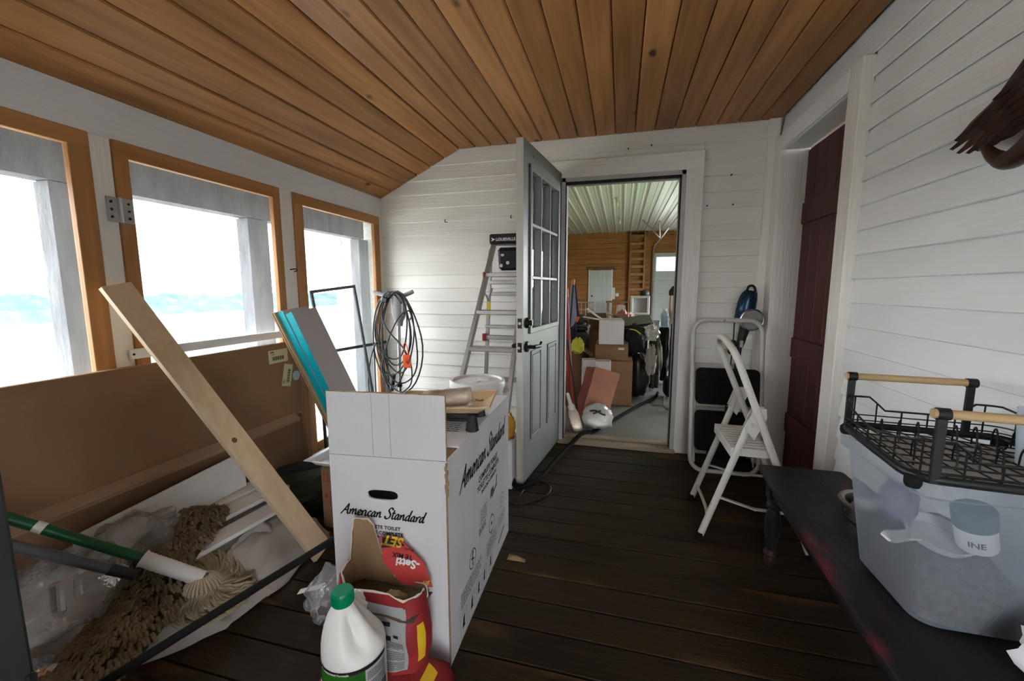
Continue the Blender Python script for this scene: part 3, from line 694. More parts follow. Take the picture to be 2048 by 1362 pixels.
o = build(crumple((-.475, 3.53, .13), (.035, .05, .135), 8, .3, 2.2, flat=.1), 'shopping_bag', 'pink', smooth=60); tag(o, 'pinkish white crumpled bag squeezed beside the open door hinge', 'bag')
o = build(MB().box((-.475, 3.66, .30), (.028, .03, .60), (0, .02, 0), ch=.004), 'wood_stick', 'ladder_pine'); tag(o, 'short pale wooden stick upright behind the pinkish bag', 'stick')
def broom(name, label, a, b, m, top, r=.012):
    t = thing(name, label, 'broom', a); build(MB().tube([a, b], r, 10), 'handle', m, t, smooth=40)
    A = Vector(a); B = Vector(b); D = (B-A).normalized()
    build(MB().tube([B-D*.05, B+D*.03], r*1.5, 10), 'grip', top, t, smooth=40); return t
broom('broom', 'red handled broom leaning in the garage doorway corner', (-.385, 3.72, .01), (-.485, 3.80, 1.22), 'red', 'orange')
broom('broom', 'thin dark red pole with orange end behind the red broom', (-.46, 3.95, .01), (-.50, 3.98, .92), 'red', 'orange', .010)
broom('broom', 'slim grey pole crossing before the salmon sack', (-.33, 3.66, .01), (-.455, 3.74, .75), 'dark_steel', 'black', .008)
ch = thing('folding_panel', 'lilac and navy folding panel with orange tipped rods', 'panel', (-.5, 4.6, 0))
build(MB().prism([(0, 0), (.13, .10), (.09, .55), (.05, .56)], .012, frame3((-.585, 4.6, .78), (1, .2, 0), (0, 0, 1))), 'cloth_panel', 'lilac', ch)
build(MB().prism([(.085, .52), (.095, .55), (.15, .10), (.125, .08)], .016, frame3((-.585, 4.6, .78), (1, .2, 0), (0, 0, 1))), 'cloth_edge', 'navy', ch)
for (a, b) in (((-.60, 4.58, .0), (-.505, 4.58, 1.34)), ((-.56, 4.56, .70), (-.445, 4.56, .93)), ((-.45, 4.66, 0), (-.50, 4.62, 1.30))):
    r_ = build(MB().tube([a, b], .009, 8), 'rod', 'navy', ch); A, B = Vector(a), Vector(b); D = (B-A).normalized()
    build(MB().tube([B-D*.05, B+D*.01], .013, 8), 'rod_tip', 'orange', r_)
o = build(crumple((-.41, 4.20, .665), (.06, .06, .08), 2, .4, 2.8), 'grocery_bag', 'yellow', smooth=60); tag(o, 'small yellow green bag on the crowded garage boxes', 'bag')
dbn = thing('storage_bin', 'dark lidded storage bin left among the garage boxes', 'bin', (-.5, 5.05, 0))
build(MB().box((-.5, 5.05, .38), (.26, .4, .76), ch=.02), 'bin_body', 'black', dbn); build(MB().box((-.5, 5.05, .78), (.28, .42, .04), ch=.012), 'lid', 'black', dbn)
o = build(crumple((-.5, 5.05, .875), (.12, .12, .06), 12, .4, 2.5), 'camo_jacket', 'olive', smooth=60); tag(o, 'dark green crumpled jacket on top of the dark bin', 'jacket')
sl_ = thing('desk_top', 'glossy black panel tilted across the garage heap', 'panel', (.14, 5.2, .6))
build(MB().box((.14, 5.22, .845), (.46, .55, .03), (.12, -.13, 0), ch=.008), 'panel_top', 'bag_black', sl_); build(MB().box((.37, 5.2, .86), (.02, .50, .05), (.12, -.13, 0), ch=.006), 'edge_trim', 'alu', sl_)
o = build(MB().box((.10, 5.45, .38), (.46, .56, .76), ch=.02), 'trunk_box', 'black_soft'); tag(o, 'black trunk under the tilted black panel', 'trunk')
o = build(crumple((.225, 4.88, .26), (.11, .13, .26), 3, .22, 2.0, flat=.05, pw=.8), 'trash_bag', 'bag_black', smooth=60); tag(o, 'full black bin bag standing right of the brown cartons', 'bag')
jk = thing('work_jacket', 'dark work jacket with a yellow stripe slumped on the bin bag', 'jacket', (.18, 4.82, .5))
build(crumple((.18, 4.82, .68), (.10, .12, .15), 6, .3, 2.0), 'jacket_body', 'black_soft', jk, smooth=60)
build(MB().tube(catmull([(.11, 4.72, .80), (.16, 4.69, .795), (.21, 4.69, .76), (.245, 4.70, .70)], 5), .014, 8, flat=.5), 'stripe', 'yellow', jk, smooth=60)
o = build(crumple((.35, 4.95, .74), (.075, .08, .085), 7, .6, 3.2), 'grocery_bag', 'film_white', smooth=60); tag(o, 'crumpled shiny white bag beside the striped jacket', 'bag')
o = build(crumple((.335, 4.66, .46), (.05, .05, .15), 9, .6, 2.8), 'folded_blanket', 'grey_cloth', smooth=60); tag(o, 'grey folded blanket hanging down beside the bin bag', 'blanket')
o = build(crumple((.425, 5.30, .36), (.07, .12, .36), 10, .45, 2.4, flat=.05), 'duffel_bag', 'olive', smooth=60); tag(o, 'dark olive duffel bag right of the grey blanket', 'bag')
o = build(crumple((.57, 5.70, .40), (.07, .14, .40), 11, .45, 2.4, flat=.05), 'duffel_bag', 'black_soft', smooth=60); tag(o, 'black duffel bag under the chrome vacuum in the garage', 'bag')
vc = thing('upright_vacuum', 'black and chrome upright vacuum by the garage door jamb', 'vacuum', (.58, 5.0, 0))
build(MB().box((.58, 4.98, .12), (.14, .22, .22), ch=.04), 'vacuum_base', 'black', vc); build(MB().tube([(.58, 5.0, .2), (.58, 4.98, 1.02)], .02, 10), 'tube', 'black', vc, smooth=40)
build(MB().lathe([(.04, .85), (.055, .88), (.055, 1.10), (.045, 1.2), (.02, 1.25)], (.585, 4.98, 0), 16), 'canister', 'steel', vc, smooth=40); build(MB().lathe([(.06, 1.17), (.062, 1.22), (.03, 1.27), (.005, 1.28)], (.585, 4.98, 0), 16), 'cap', 'black', vc, smooth=40)
jg = thing('water_jug', 'clear bluish water jug before the vacuum in the garage', 'jug', (.50, 5.1, .82))
build(MB().lathe([(.045, 0), (.05, .01), (.05, .13), (.03, .17), (.018, .18), (.018, .2)], (.50, 5.1, .80), 18), 'jug_body', 'bluewater', jg, smooth=50); build(MB().lathe([(.021, .19), (.021, .215)], (.50, 5.1, .80), 14), 'cap', 'white_plastic', jg)
o = build(MB().tube(catmull([(.47, 4.42, .15), (.46, 4.40, .05), (.50, 4.36, .02), (.54, 4.38, .10), (.56, 4.42, .25), (.55, 4.45, .31)], 6), .022, 8, flat=.25), 'tote_strap', 'grey_cloth', smooth=60); tag(o, 'looped tan strap on the concrete by the right jamb', 'strap')
hp = thing('toy_hoop', 'small white toy backboard with red rim on the heap', 'toy', (.01, 7.4, .76))
build(MB().prism([(-.08, 0), (.08, 0), (.085, .08), (.07, .19), (.04, .21), (-.04, .21), (-.07, .19), (-.085, .08)], .015, frame3((.01, 7.42, .76), (1, 0, 0), (0, 0, 1))), 'backboard', 'white_plastic', hp)
build(MB().tube([(.01+.05*math.cos(a*PI/8), 7.35+.05*math.sin(a*PI/8), .80) for a in range(16)], .006, 6, closed=True), 'rim', 'red', hp)
build(MB().box((.01, 7.45, .38), (.12, .08, .76), ch=.01), 'post', 'white_plastic', hp)
cb = thing('wire_cabinet', 'grey framed glass cabinet below the loft ladder', 'cabinet', (.48, 11, 0))
for x in (.27, .67): build(MB().box((x, 11, .53), (.06, .3, 1.06), ch=.005), 'stile', 'garage_steel', cb)
for z in (.06, .62, 1.03): build(MB().box((.47, 11, z), (.36, .3, .05), ch=.005), 'shelf', 'garage_steel', cb)
build(MB().box((.47, 11.14, .53), (.36, .01, .95)), 'back_panel', 'paper', cb)
o = build(MB().lathe([(.10, 0), (.115, .05), (.10, .11), (.06, .145), (.01, .155)], (.59, 11, 1.065), 20), 'helmet', 'black', smooth=60); tag(o, 'black helmet resting on the grey glass cabinet', 'helmet')
sh = thing('work_bench', 'low brown bench against the garage back wall', 'bench', (-.02, 15.5, 0))
build(MB().box((-.05, 15.6, .76), (.95, .5, .05), ch=.005), 'bench_top', 'card_dark', sh)
for x in (-.45, .36): build(MB().box((x, 15.6, .37), (.07, .45, .73), ch=.005), 'leg', 'card_dark', sh)
cgx = thing('wire_crate', 'grey wire crate on the junk before the far door', 'crate', (-.64, 8, .55))
for x in (-.80, -.72, -.64, -.56, -.48): build(MB().tube([(x, 7.9, .56), (x, 7.9, .98)], .006, 6), 'wire', 'garage_steel', cgx)
for z in (.56, .70, .84, .98): build(MB().tube([(-.80, 7.9, z), (-.48, 7.9, z), (-.48, 8.2, z), (-.80, 8.2, z)], .006, 6, closed=True), 'wire', 'garage_steel', cgx)
o = build(MB().box((-.64, 8.05, .27), (.5, .5, .54), ch=.02), 'trunk_box', 'card_dark'); tag(o, 'brown trunk beneath the grey wire crate', 'trunk')
for k, (a, b) in enumerate((((-.36, 4.95, .90), (-.20, 4.95, 1.02)), ((-.36, 4.70, .93), (-.15, 4.74, .93)))): pass
o = build(MB().tube([(-.36, 4.58, 1.03), (-.20, 4.62, .915)], .010, 8), 'batten', 'white_plastic'); tag(o, 'white batten sloping onto the pale grey carton', 'batten')
o = build(MB().tube([(-.40, 4.70, .93), (-.22, 4.56, .915)], .009, 8), 'batten', 'white_plastic'); tag(o, 'white batten lying nearly level left of the pale carton', 'batten')
o = build(crumple((.06, 6.50, .77), (.14, .17, .12), 13, .6, 3.0), 'grocery_bag', 'pink', smooth=60); tag(o, 'pinkish bundle of packages heaped before the far door', 'bag')
o = build(MB().grid(lambda u, v: (.36+.2*u, 4.55+.4*v, .006+.02*abs(noise.noise(Vector((u*6, v*6, 1))))), 14, 14), 'plastic_sheet', 'film', smooth=60); tag(o, 'clear crumpled plastic sheet on the garage concrete', 'sheet')
hz_pts = [(-.80, 2.62, .10), (-.70, 2.56, .05), (-.60, 2.35, .032), (-.53, 2.37, .031), (-.47, 2.50, .031), (-.42, 2.78, .028), (-.354, 3.10, .028), (-.29, 3.29, .056), (-.24, 3.42, .04), (-.19, 3.52, .018), (0, 3.953, .018), (.19, 4.389, .018), (.40, 4.80, .018), (.46, 5.06, .018)]
o = build(MB().tube(catmull(hz_pts, 8), .0165, 10), 'vacuum_hose', 'hose_rubber', smooth=60); tag(o, 'thick black hose running from the box through the doorway', 'hose')
o = build(MB().tube(catmull([(-.67, 2.27, .30), (-.66, 2.24, .12), (-.63, 2.21, .01), (-.55, 2.19, .006), (-.47, 2.23, .006), (-.40, 2.33, .006), (-.39, 2.42, .006), (-.43, 2.49, .006), (-.49, 2.49, .006), (-.535, 2.42, .006), (-.545, 2.32, .02), (-.56, 2.25, .012), (-.62, 2.16, .006)], 8), .005, 8), 'power_cord', 'black', smooth=60); tag(o, 'thin black cord looped on the floor under the door', 'cord')
# ------------------------------------------------------------------ porch materials
M['white_gloss'] = mat('white_enamel', (.70, .69, .67), .35, col2=(.66, .64, .60), scale=8, spots=[((.22, .13, .08), 26, .745)])
M['stool_white'] = mat('old_white_enamel', (.60, .58, .53), .4, col2=(.54, .51, .45), scale=8, spots=[((.20, .10, .05), 22, .70)])
M['rubber'] = mat('black_rubber', (.010, .010, .010), .75, spec=.10)
M['black'].node_tree.nodes['Principled BSDF'].inputs['Specular IOR Level'].default_value = .35
M['pine_new'] = pine('new_pine_plank', (.58, .42, .25), (.74, .57, .37), 'z', knot=(.18, .10, .05), kscale=1.2, vary=0, rough=.6)
M['pine_edge'] = mat('planed_pine_edge', (.62, .50, .34), .6, col2=(.55, .42, .27), scale=12, stretch=(1, 1, .1))
M['canvas'] = mat('drop_cloth_canvas', (.34, .30, .265), .95, col2=(.40, .36, .32), scale=4, bump=.08, bscale=160, spots=[((.26, .22, .18), 3, .66)])
M['chenille'] = mat('brown_chenille', (.14, .104, .06), .95, col2=(.235, .18, .108), scale=14, bump=.06, bscale=90)
M['yarn'] = mat('cotton_yarn', (.40, .32, .21), .95, col2=(.30, .24, .155), scale=12, bump=.1, bscale=120)
M['yarn_light'] = mat('pale_cotton_yarn', (.52, .42, .30), .95, col2=(.42, .33, .22), scale=12, bump=.5, bscale=120)
M['green_pole'] = mat('green_enamel_pole', (.010, .085, .028), .4)
M['grey_pole'] = mat('grey_pole', (.085, .085, .095), .35)
M['teal'] = mat('teal_print', (.0, .36, .42), .45)
M['carton_grey'] = mat('mauve_grey_carton', (.44, .41, .395), .7)
M['laminate'] = pine('laminate_face', (.14, .085, .045), (.23, .145, .08), 'z', vary=.2)
M['laminate_core'] = mat('laminate_core', (.48, .34, .17), .8)
M['screen_grey'] = mat('grey_screen_frame', (.10, .11, .12), .45)
M['sticker'] = mat('pale_yellow_sticker', (.58, .56, .33), .7)
M['sticker_blue'] = mat('pale_blue_sticker', (.40, .53, .56), .6)
M['ink'] = mat('black_ink', (.012, .012, .012), .7, spec=.2)
M['ink_grey'] = mat('grey_ink', (.10, .10, .10), .8, spec=.2)
M['ink_red'] = mat('red_ink', (.36, .045, .03), .8, spec=.2)
M['white_print'] = mat('white_print', (.70, .69, .66), .6)
M['yellow_print'] = mat('yellow_print', (.72, .43, .02), .55)
M['red_paper'] = mat('red_printed_sack', (.30, .026, .026), .55, col2=(.22, .018, .02), scale=5, bump=.25, bscale=16)
M['pink_paper'] = mat('pink_red_sack', (.58, .085, .10), .55, col2=(.50, .06, .075), scale=5, bump=.25, bscale=16)
M['kraft'] = mat('kraft_paper', (.21, .125, .062), .85, col2=(.29, .18, .095), scale=5, bump=.4, bscale=12)
M['mortar'] = mat('mortar_powder', (.10, .075, .045), 1.0, col2=(.075, .055, .03), scale=14, bump=.4, bscale=40)
M['news'] = mat('printed_paper', (.36, .35, .345), .7, col2=(.28, .275, .27), scale=9)
M['jug_white'] = mat('white_jug_plastic', (.74, .72, .68), .38, col2=(.70, .67, .62), scale=4)
M['cap_green'] = mat('green_cap', (.0, .20, .085), .35)
M['label_green'] = mat('green_label', (.012, .09, .010), .35, col2=(.035, .17, .012), scale=10)
M['label_dark'] = mat('dark_label_band', (.020, .012, .010), .35)
M['tan_tray'] = mat('tan_paint_tray', (.50, .34, .19), .5, col2=(.56, .40, .24), scale=6, spots=[((.62, .52, .40), 9, .62)])
M['dried_paint'] = mat('dried_paint', (.55, .40, .25), .4, col2=(.60, .46, .31), scale=12, bump=.4, bscale=14)
M['cover_film'] = see_through('cling_film', (.75, .73, .70), .25, rough=.15, gloss=.7, bump=.8)
M['bench_paint'] = mat('distressed_black_paint', (.008, .0078, .009), .5, spec=.22, col2=(.019, .0175, .019), scale=7, stretch=(1, .5, 1), bump=.35, bscale=40, bstretch=(1, .15, 1),
                       spots=[((.095, .016, .023), 6.0, .625), ((.07, .06, .056), 17, .68)])
M['bench_foot'] = mat('worn_red_foot', (.055, .012, .014), .5, col2=(.02, .016, .016), scale=20)
M['frosted'] = see_through('frosted_bin_plastic', (.36, .42, .48), .43, rough=.35, gloss=.14, transl=.35)
M['grain'] = mat('brown_feed_pellets', (.085, .058, .048), .95, col2=(.14, .10, .085), scale=60, bump=.8, bscale=70)
M['rod_wood'] = pine('beech_rod', (.42, .29, .14), (.52, .37, .20), 'x', kscale=.2, vary=0)
M['wire_black'] = mat('black_wire', (.010, .010, .011), .4)
M['drip_grey'] = mat('grey_drip_tray', (.46, .44, .40), .5, col2=(.52, .50, .46), scale=6)
M['steel_bowl'] = mat('brushed_bowl', (.34, .33, .31), .3, .95)
M['eagle'] = mat('dark_carved_wood', (.022, .011, .008), .38, col2=(.060, .024, .013), scale=10, stretch=(1, .4, 1), bump=.3, bscale=30)
M['eagle_body'] = mat('carved_wood_body', (.018, .009, .007), .35, col2=(.060, .024, .012), scale=12, stretch=(1, .3, 1))  # brown wood of the body and beak
M['vac_grey'] = mat('grey_vacuum_plastic', (.26, .26, .255), .4)
M['cord_grey'] = mat('dark_grey_cord', (.045, .048, .046), .5)
M['chrome'] = mat('chrome', (.62, .63, .64), .14, 1.0)
M['tag_orange'] = mat('orange_tag', (.85, .11, .012), .5)
M['ladder_yellow'] = mat('yellow_decal', (.55, .42, .05), .6)
M['bucket_white'] = mat('white_bucket', (.68, .67, .64), .4, spots=[((.52, .38, .24), 9, .68)])
M['foil'] = mat('silver_foil', (.62, .64, .72), .22, 1.0, bump=.8, bscale=26)
M['post_grey'] = mat('dull_grey_post', (.030, .033, .032), .6, spec=.15, col2=(.042, .045, .043), scale=5)
M['pot_green'] = mat('dark_green_canvas', (.020, .032, .012), .9, col2=(.035, .050, .022), scale=8, bump=.3, bscale=40)
M['blue_vac'] = mat('blue_metallic', (.02, .055, .10), .25, .5)
M['clear_cup'] = see_through('frosted_cup', (.55, .63, .70), .45, rough=.2, gloss=.5)
M['lilac_cloth'] = mat('white_cloth', (.66, .65, .66), .9, bump=.3, bscale=20, col2=(.60, .59, .60))

# ------------------------------------------------------------------ script lettering, drawn stroke by stroke
GL = {'A': (1.55, [[(0, -.15), (.2, .15), (.65, 1.0), (1.05, 1.9)], [(1.05, 1.9), (1.08, 1.1), (1.15, .3), (1.32, .02), (1.55, .2)], [(.38, .62), (.75, .68), (1.2, .7)]]),
      'm': (1.42, [[(.0, .95), (.08, .5), (.06, .0)], [(.07, .35), (.3, .9), (.5, .95), (.55, .5), (.52, .0)], [(.54, .35), (.8, .9), (1.0, .95), (1.05, .45), (1.12, .08), (1.42, .22)]]),
      'e': (.78, [[(.0, .28), (.35, .45), (.55, .75), (.38, .98), (.14, .75), (.1, .3), (.32, .02), (.78, .25)]]),
      'r': (.62, [[(.0, .95), (.1, .5), (.08, .0)], [(.08, .4), (.25, .85), (.45, 1.0), (.62, .88)]]),
      'i': (.42, [[(.06, .95), (.05, .3), (.16, .02), (.42, .22)], [(.1, 1.35), (.13, 1.4)]]),
      'c': (.72, [[(.55, .82), (.36, .98), (.1, .6), (.12, .2), (.35, .02), (.72, .25)]]),
      'a': (.92, [[(.58, .82), (.36, .98), (.08, .6), (.1, .12), (.28, .03), (.5, .35), (.6, .92)], [(.6, .95), (.56, .3), (.68, .02), (.92, .22)]]),
      'n': (.96, [[(.0, .95), (.08, .5), (.06, .0)], [(.07, .35), (.32, .9), (.52, .95), (.58, .45), (.66, .08), (.96, .22)]]),
      'S': (1.15, [[(1.05, 1.6), (.85, 1.95), (.5, 1.9), (.36, 1.5), (.6, 1.1), (.85, .7), (.72, .15), (.35, -.05), (.02, .12), (.0, .42)]]),
      't': (.55, [[(.2, 1.65), (.12, .8), (.12, .2), (.26, .02), (.55, .22)], [(-.12, 1.05), (.2, 1.08), (.5, 1.12)]]),
      'd': (.92, [[(.58, .82), (.36, .98), (.08, .6), (.1, .12), (.28, .03), (.5, .35), (.64, 1.0)], [(.74, 1.95), (.62, 1.0), (.58, .3), (.7, .02), (.92, .22)]]), ' ': (.62, [])}
def script_text(mb, s, x_h, mx, slant=.32, pen=.36):
    x = 0
    for chx in s:
        adv, st = GL[chx]
        for q in st: mb.ribbon([((x + p[0] + slant*p[1])*x_h, p[1]*x_h) for p in q], pen*x_h, math.radians(35), mx)
        x += adv
    return x*x_h
def script_len(s): return sum(GL[c][0] for c in s)
def at(mx, x, y, z=0.0): return mx @ Matrix.Translation((x, y, z))
def lines(mb, mx, x, y, w, n, pitch, h, seed=1):
    rnd = random.Random(seed)
    for i in range(n):
        x0 = x
        while x0 < x + w*rnd.uniform(.8, 1):
            ww = min(rnd.uniform(.012, .03), x + w - x0)
            if ww < .003: break
            mb.add([(x0, y-i*pitch, 0), (x0+ww, y-i*pitch, 0), (x0+ww, y-i*pitch+h, 0), (x0, y-i*pitch+h, 0)], [(0, 1, 2, 3)], mx); x0 += ww + .004

# ------------------------------------------------------------------ big white toilet carton
bx = thing('shipping_box', 'tall white printed toilet carton with one flap standing up', 'box', (-.71, 1.5, 0))
Af, Bf, Cf, Df = Vector((-.906, 1.09, 0)), Vector((-.51, 1.129, 0)), Vector((-.53, 1.93, 0)), Vector((-.926, 1.90, 0)); BZ = .715
def wall(p, q, z0, z1, e=.006):
    d = (q-p).normalized(); nrm = Vector((-d.y, d.x, 0)); mb = MB()
    mb.add([p+Vector((0, 0, z0)), q+Vector((0, 0, z0)), q+nrm*e+Vector((0, 0, z0)), p+nrm*e+Vector((0, 0, z0)), p+Vector((0, 0, z1)), q+Vector((0, 0, z1)), q+nrm*e+Vector((0, 0, z1)), p+nrm*e+Vector((0, 0, z1))],
           [(3, 2, 1, 0), (4, 5, 6, 7), (0, 1, 5, 4), (1, 2, 6, 5), (2, 3, 7, 6), (3, 0, 4, 7)]); return mb
fd = (Bf-Af).normalized(); MF = frame3(Af, fd, (0, 0, 1)); FW = (Bf-Af).length
# front face with a real hand hole
hole = [(.181+.052*math.copysign(abs(math.cos(2*PI*k/24))**.5, math.cos(2*PI*k/24)), .588+.0165*math.copysign(abs(math.sin(2*PI*k/24))**.8, math.sin(2*PI*k/24))) for k in range(24)]
bmf = bmesh.new()
ov = [bmf.verts.new((p[0], p[1], 0)) for p in ((0, 0), (FW, 0), (FW, BZ), (0, BZ))]; hv = [bmf.verts.new((p[0], p[1], 0)) for p in hole]
ed = [bmf.edges.new((ov[i], ov[(i+1) % 4])) for i in range(4)] + [bmf.edges.new((hv[i], hv[(i+1) % 24])) for i in range(24)]
bmesh.ops.triangle_fill(bmf, use_beauty=True, edges=ed)
bad = [f for f in bmf.faces if (f.calc_center_median() - Vector((.181, .588, 0))).length < .012]
bmesh.ops.delete(bmf, geom=bad, context='FACES')
r_ = bmesh.ops.extrude_face_region(bmf, geom=bmf.faces[:]); bmesh.ops.translate(bmf, vec=(0, 0, -.006), verts=[v for v in r_['geom'] if isinstance(v, bmesh.types.BMVert)])
bmf.verts.index_update(); mb = MB().add([v.co.copy() for v in bmf.verts], [tuple(v.index for v in f.verts) for f in bmf.faces], MF); bmf.free()
build(mb, 'carton_wall', 'card_white', bx)
for p, q in ((Bf, Cf), (Cf, Df), (Df, Af)): build(wall(p, q, 0, BZ), 'carton_wall', 'card_white', bx)
build(MB().add([Af, Bf, Cf, Df], [(0, 1, 2, 3)]), 'carton_floor', 'card', bx)
up = Vector((0, 0, 1))
ft = Af.lerp(Bf, .0); T = frame3(Af + up*(BZ+.002), fd, up)
build(MB().box((FW/2, .1045, -.003), (FW-.002, .209, .006), mx=T @ Matrix.Rotation(.0, 4, 'X')), 'raised_flap', 'card_white', bx)
build(MB().tube([T @ Vector((x, .209+.0006*math.sin(x*90), -.003)) for x in [FW*i/30 for i in range(31)]], .0032, 6).tube([T @ Vector((FW-.001, z, -.003)) for z in (0, .1, .209)], .003, 6), 'flap_edge', 'card_edge', bx)
for fx in (.155, .215): build(MB().box((fx, .1045, .0002), (.0018, .206, .001), mx=T), 'crease', 'card_edge' if False else 'carton_grey', bx)
# closed top flaps behind, tan inner flap near the front
tz = BZ+.001
build(MB().add([Df.lerp(Af, .86)+up*tz, Cf.lerp(Bf, .86)+up*tz, Cf+up*tz, Df+up*tz, Df.lerp(Af, .86)+up*(tz+.005), Cf.lerp(Bf, .86)+up*(tz+.005), Cf+up*(tz+.005), Df+up*(tz+.005)],
               [(3, 2, 1, 0), (4, 5, 6, 7), (0, 1, 5, 4), (1, 2, 6, 5), (2, 3, 7, 6), (3, 0, 4, 7)]), 'top_flap', 'card_white', bx)
build(MB().add([Af+up*(BZ-.004), Bf+up*(BZ-.004), Cf.lerp(Bf, .8)+up*(BZ-.001), Df.lerp(Af, .8)+up*(BZ-.001)], [(0, 1, 2, 3)]), 'inner_flap', 'card', bx)
mb = MB()
for k in range(9):
    a = Bf + up*(BZ - .01 - .012*k) + Vector((.001, -.001, 0)); mb.box(a + Vector((random.uniform(-.004, .004), -.002, 0)), (random.uniform(.004, .012), .004, .014))
build(mb, 'torn_corner', 'card_edge', bx)['kind'] = 'stuff'
build(MB().box((.0, 0, .36), (.004, .004, .70), mx=Matrix.Translation(Bf + Vector((-.001, -.001, 0)))), 'corner_edge', 'card_edge', bx)
# print: front
pf = MF @ Matrix.Translation((0, 0, .0012)); mb = MB(); L_ = script_len('American Standard')
script_text(mb, 'American Standard', .298/L_*.97, at(pf, .030, .515) @ Matrix.Rotation(-.036, 4, 'Z')); build(mb, 'brand_lettering', 'ink', bx)
mb = MB()
for (s, y, sz, x1) in (('COMPLETE TOILET', .470, .0165, .238), ('TOILETTE COMPLETE', .450, .0165, .246), ('INODORO COMPLETO', .4375, .0105, .224)):
    mb.text(s, sz, at(pf, x1, y) @ Matrix.Rotation(-.02, 4, 'Z'), 'RIGHT', bold=.0006, space=1.05)
build(mb, 'caption_lettering', 'ink', bx)
# print: right side
rd = (Cf-Bf).normalized(); MR = frame3(Bf, rd, up) @ Matrix.Translation((0, 0, .0012)); mb = MB()
script_text(mb, 'American Standard', .62/L_*.985, at(MR, .107, .557)); build(mb, 'brand_lettering', 'ink', bx)
mb = MB()
for (s, y, sz, x0) in (('COMPLETE TOILET', .492, .032, .313), ('TOILETTE COMPLETE', .457, .032, .297), ('INODORO COMPLETO', .430, .021, .349)): mb.text(s, sz, at(MR, x0, y), bold=.0010, space=1.02)
build(mb, 'caption_lettering', 'ink', bx)
def ring(mb, mx, c, r, w, n=28):
    vs = []; fs = []
    for k in range(n):
        a = 2*PI*k/n; vs += [(c[0]+(r-w)*math.cos(a), c[1]+(r-w)*math.sin(a), 0), (c[0]+r*math.cos(a), c[1]+r*math.sin(a), 0)]
    for k in range(n): j = (k+1) % n; fs.append((2*k, 2*k+1, 2*j+1, 2*j))
    mb.add(vs, fs, mx)
def flat(mb, mx, pts): mb.add([(p[0], p[1], 0) for p in pts], [tuple(range(len(pts)))], mx)
def bar(mb, mx, a, b, w):
    a = Vector(a); b = Vector(b); d = (b-a).normalized(); q = Vector((-d.y, d.x))*w/2; flat(mb, mx, [a-q, b-q, b+q, a+q])
mb = MB(); ring(mb, MR, (.231, .232), .038, .004); bar(mb, MR, (.231, .204), (.231, .26), .008); bar(mb, MR, (.213, .240), (.249, .224), .005); bar(mb, MR, (.231, .25), (.238, .262), .01)
build(mb, 'no_knife_symbol', 'ink', bx)
mb = MB(); ring(mb, MR, (.488, .223), .040, .004); ring(mb, MR, (.488, .262), .009, .003, 12); ring(mb, MR, (.488, .184), .009, .003, 12); bar(mb, MR, (.48, .222), (.496, .228), .014)
build(mb, 'turn_symbol', 'ink', bx)
mb = MB(); ring(mb, MR, (.666, .243), .036, .003); ring(mb, MR, (.666, .243), .015, .003, 14); build(mb, 'lift_symbol', 'ink_grey', bx)
mb = MB()
for (x, y, w, n, p, h) in ((.10, .172, .25, 5, .0125, .005), (.41, .165, .16, 6, .0115, .004), (.60, .175, .12, 4, .0125, .004), (.33, .36, .09, 5, .013, .004)): lines(mb, MR, x, y, w, n, p, h, int(x*100))
lines(mb, MR, .31, .29, .10, 3, .010, .006, 5); build(mb, 'small_print', 'ink_grey', bx)['kind'] = 'stuff'
mb = MB()
for i, (xa, w) in enumerate(((.092, .066), (.182, .066), (.268, .06), (.345, .055), (.44, .055))):
    y0, y1 = .012, .098
    for (p, q) in (((xa, y0), (xa+w, y0)), ((xa+w, y0), (xa+w, y1)), ((xa+w, y1), (xa, y1)), ((xa, y1), (xa, y0))): bar(mb, MR, p, q, .0016)
    flat(mb, MR, [(xa+w*.3, .045), (xa+w*.62, .05), (xa+w*.7, .085), (xa+w*.42, .078)])
    flat(mb, MR, [(xa+w*.25, .040), (xa+w*.75, .040), (xa+w*.55, .055)])
bar(mb, MR, (.598, .058), (.707, .088), .010); build(mb, 'handling_icons', 'ink', bx)['kind'] = 'stuff'
mb = MB(); bar(mb, MR, (.50, .345), (.575, .37), .012); bar(mb, MR, (.565, .36), (.578, .41), .012); flat(mb, MR, [(.47, .345), (.53, .35), (.52, .385), (.48, .385)]); build(mb, 'toilet_drawing', 'ink_grey', bx)
MT = frame3(Df.lerp(Af, .8)+up*(tz+.0062), (Cf-Df), (Af-Df)*-1) ; mb = MB()
MT = frame3(Af + up*(tz+.0062), fd, (0, 1, 0)); lines(mb, MT, .26, .36, .10, 6, .022, .008, 9); lines(mb, MT, .28, .64, .09, 7, .02, .009, 11); build(mb, 'small_print', 'ink_grey', bx)['kind'] = 'stuff'

# ------------------------------------------------------------------ paint tray with wrapped roller on a black stand, buckets
st = thing('tray_stand', 'black slatted plastic stand propping the tan paint tray', 'stand', (-.66, 1.46, BZ+.006)); RZ_ = .18; TS = Matrix.Translation((-.665, 1.47, BZ+.0065)) @ Matrix.Rotation(RZ_, 4, 'Z')
for sx in (-1, 1):
    for sy in (-1, 1):
        build(MB().lathe([(.026, 0), (.024, .008), (.016, .07), (.022, .062)], mx=TS @ Matrix.Translation((sx*.125, sy*.09, 0)), n=8), 'leg', 'black', st)
for sy in (-1, 1):
    build(MB().box((0, sy*.09, .056), (.28, .012, .016), mx=TS).box((0, sy*.09, .04), (.26, .008, .01), mx=TS), 'side_rail', 'black', st)
    for k in range(6): build(MB().box((-.10+.04*k, sy*.09, .053), (.006, .008, .03), (0, .5*(-1)**k, 0), mx=TS), 'strut', 'black', st)
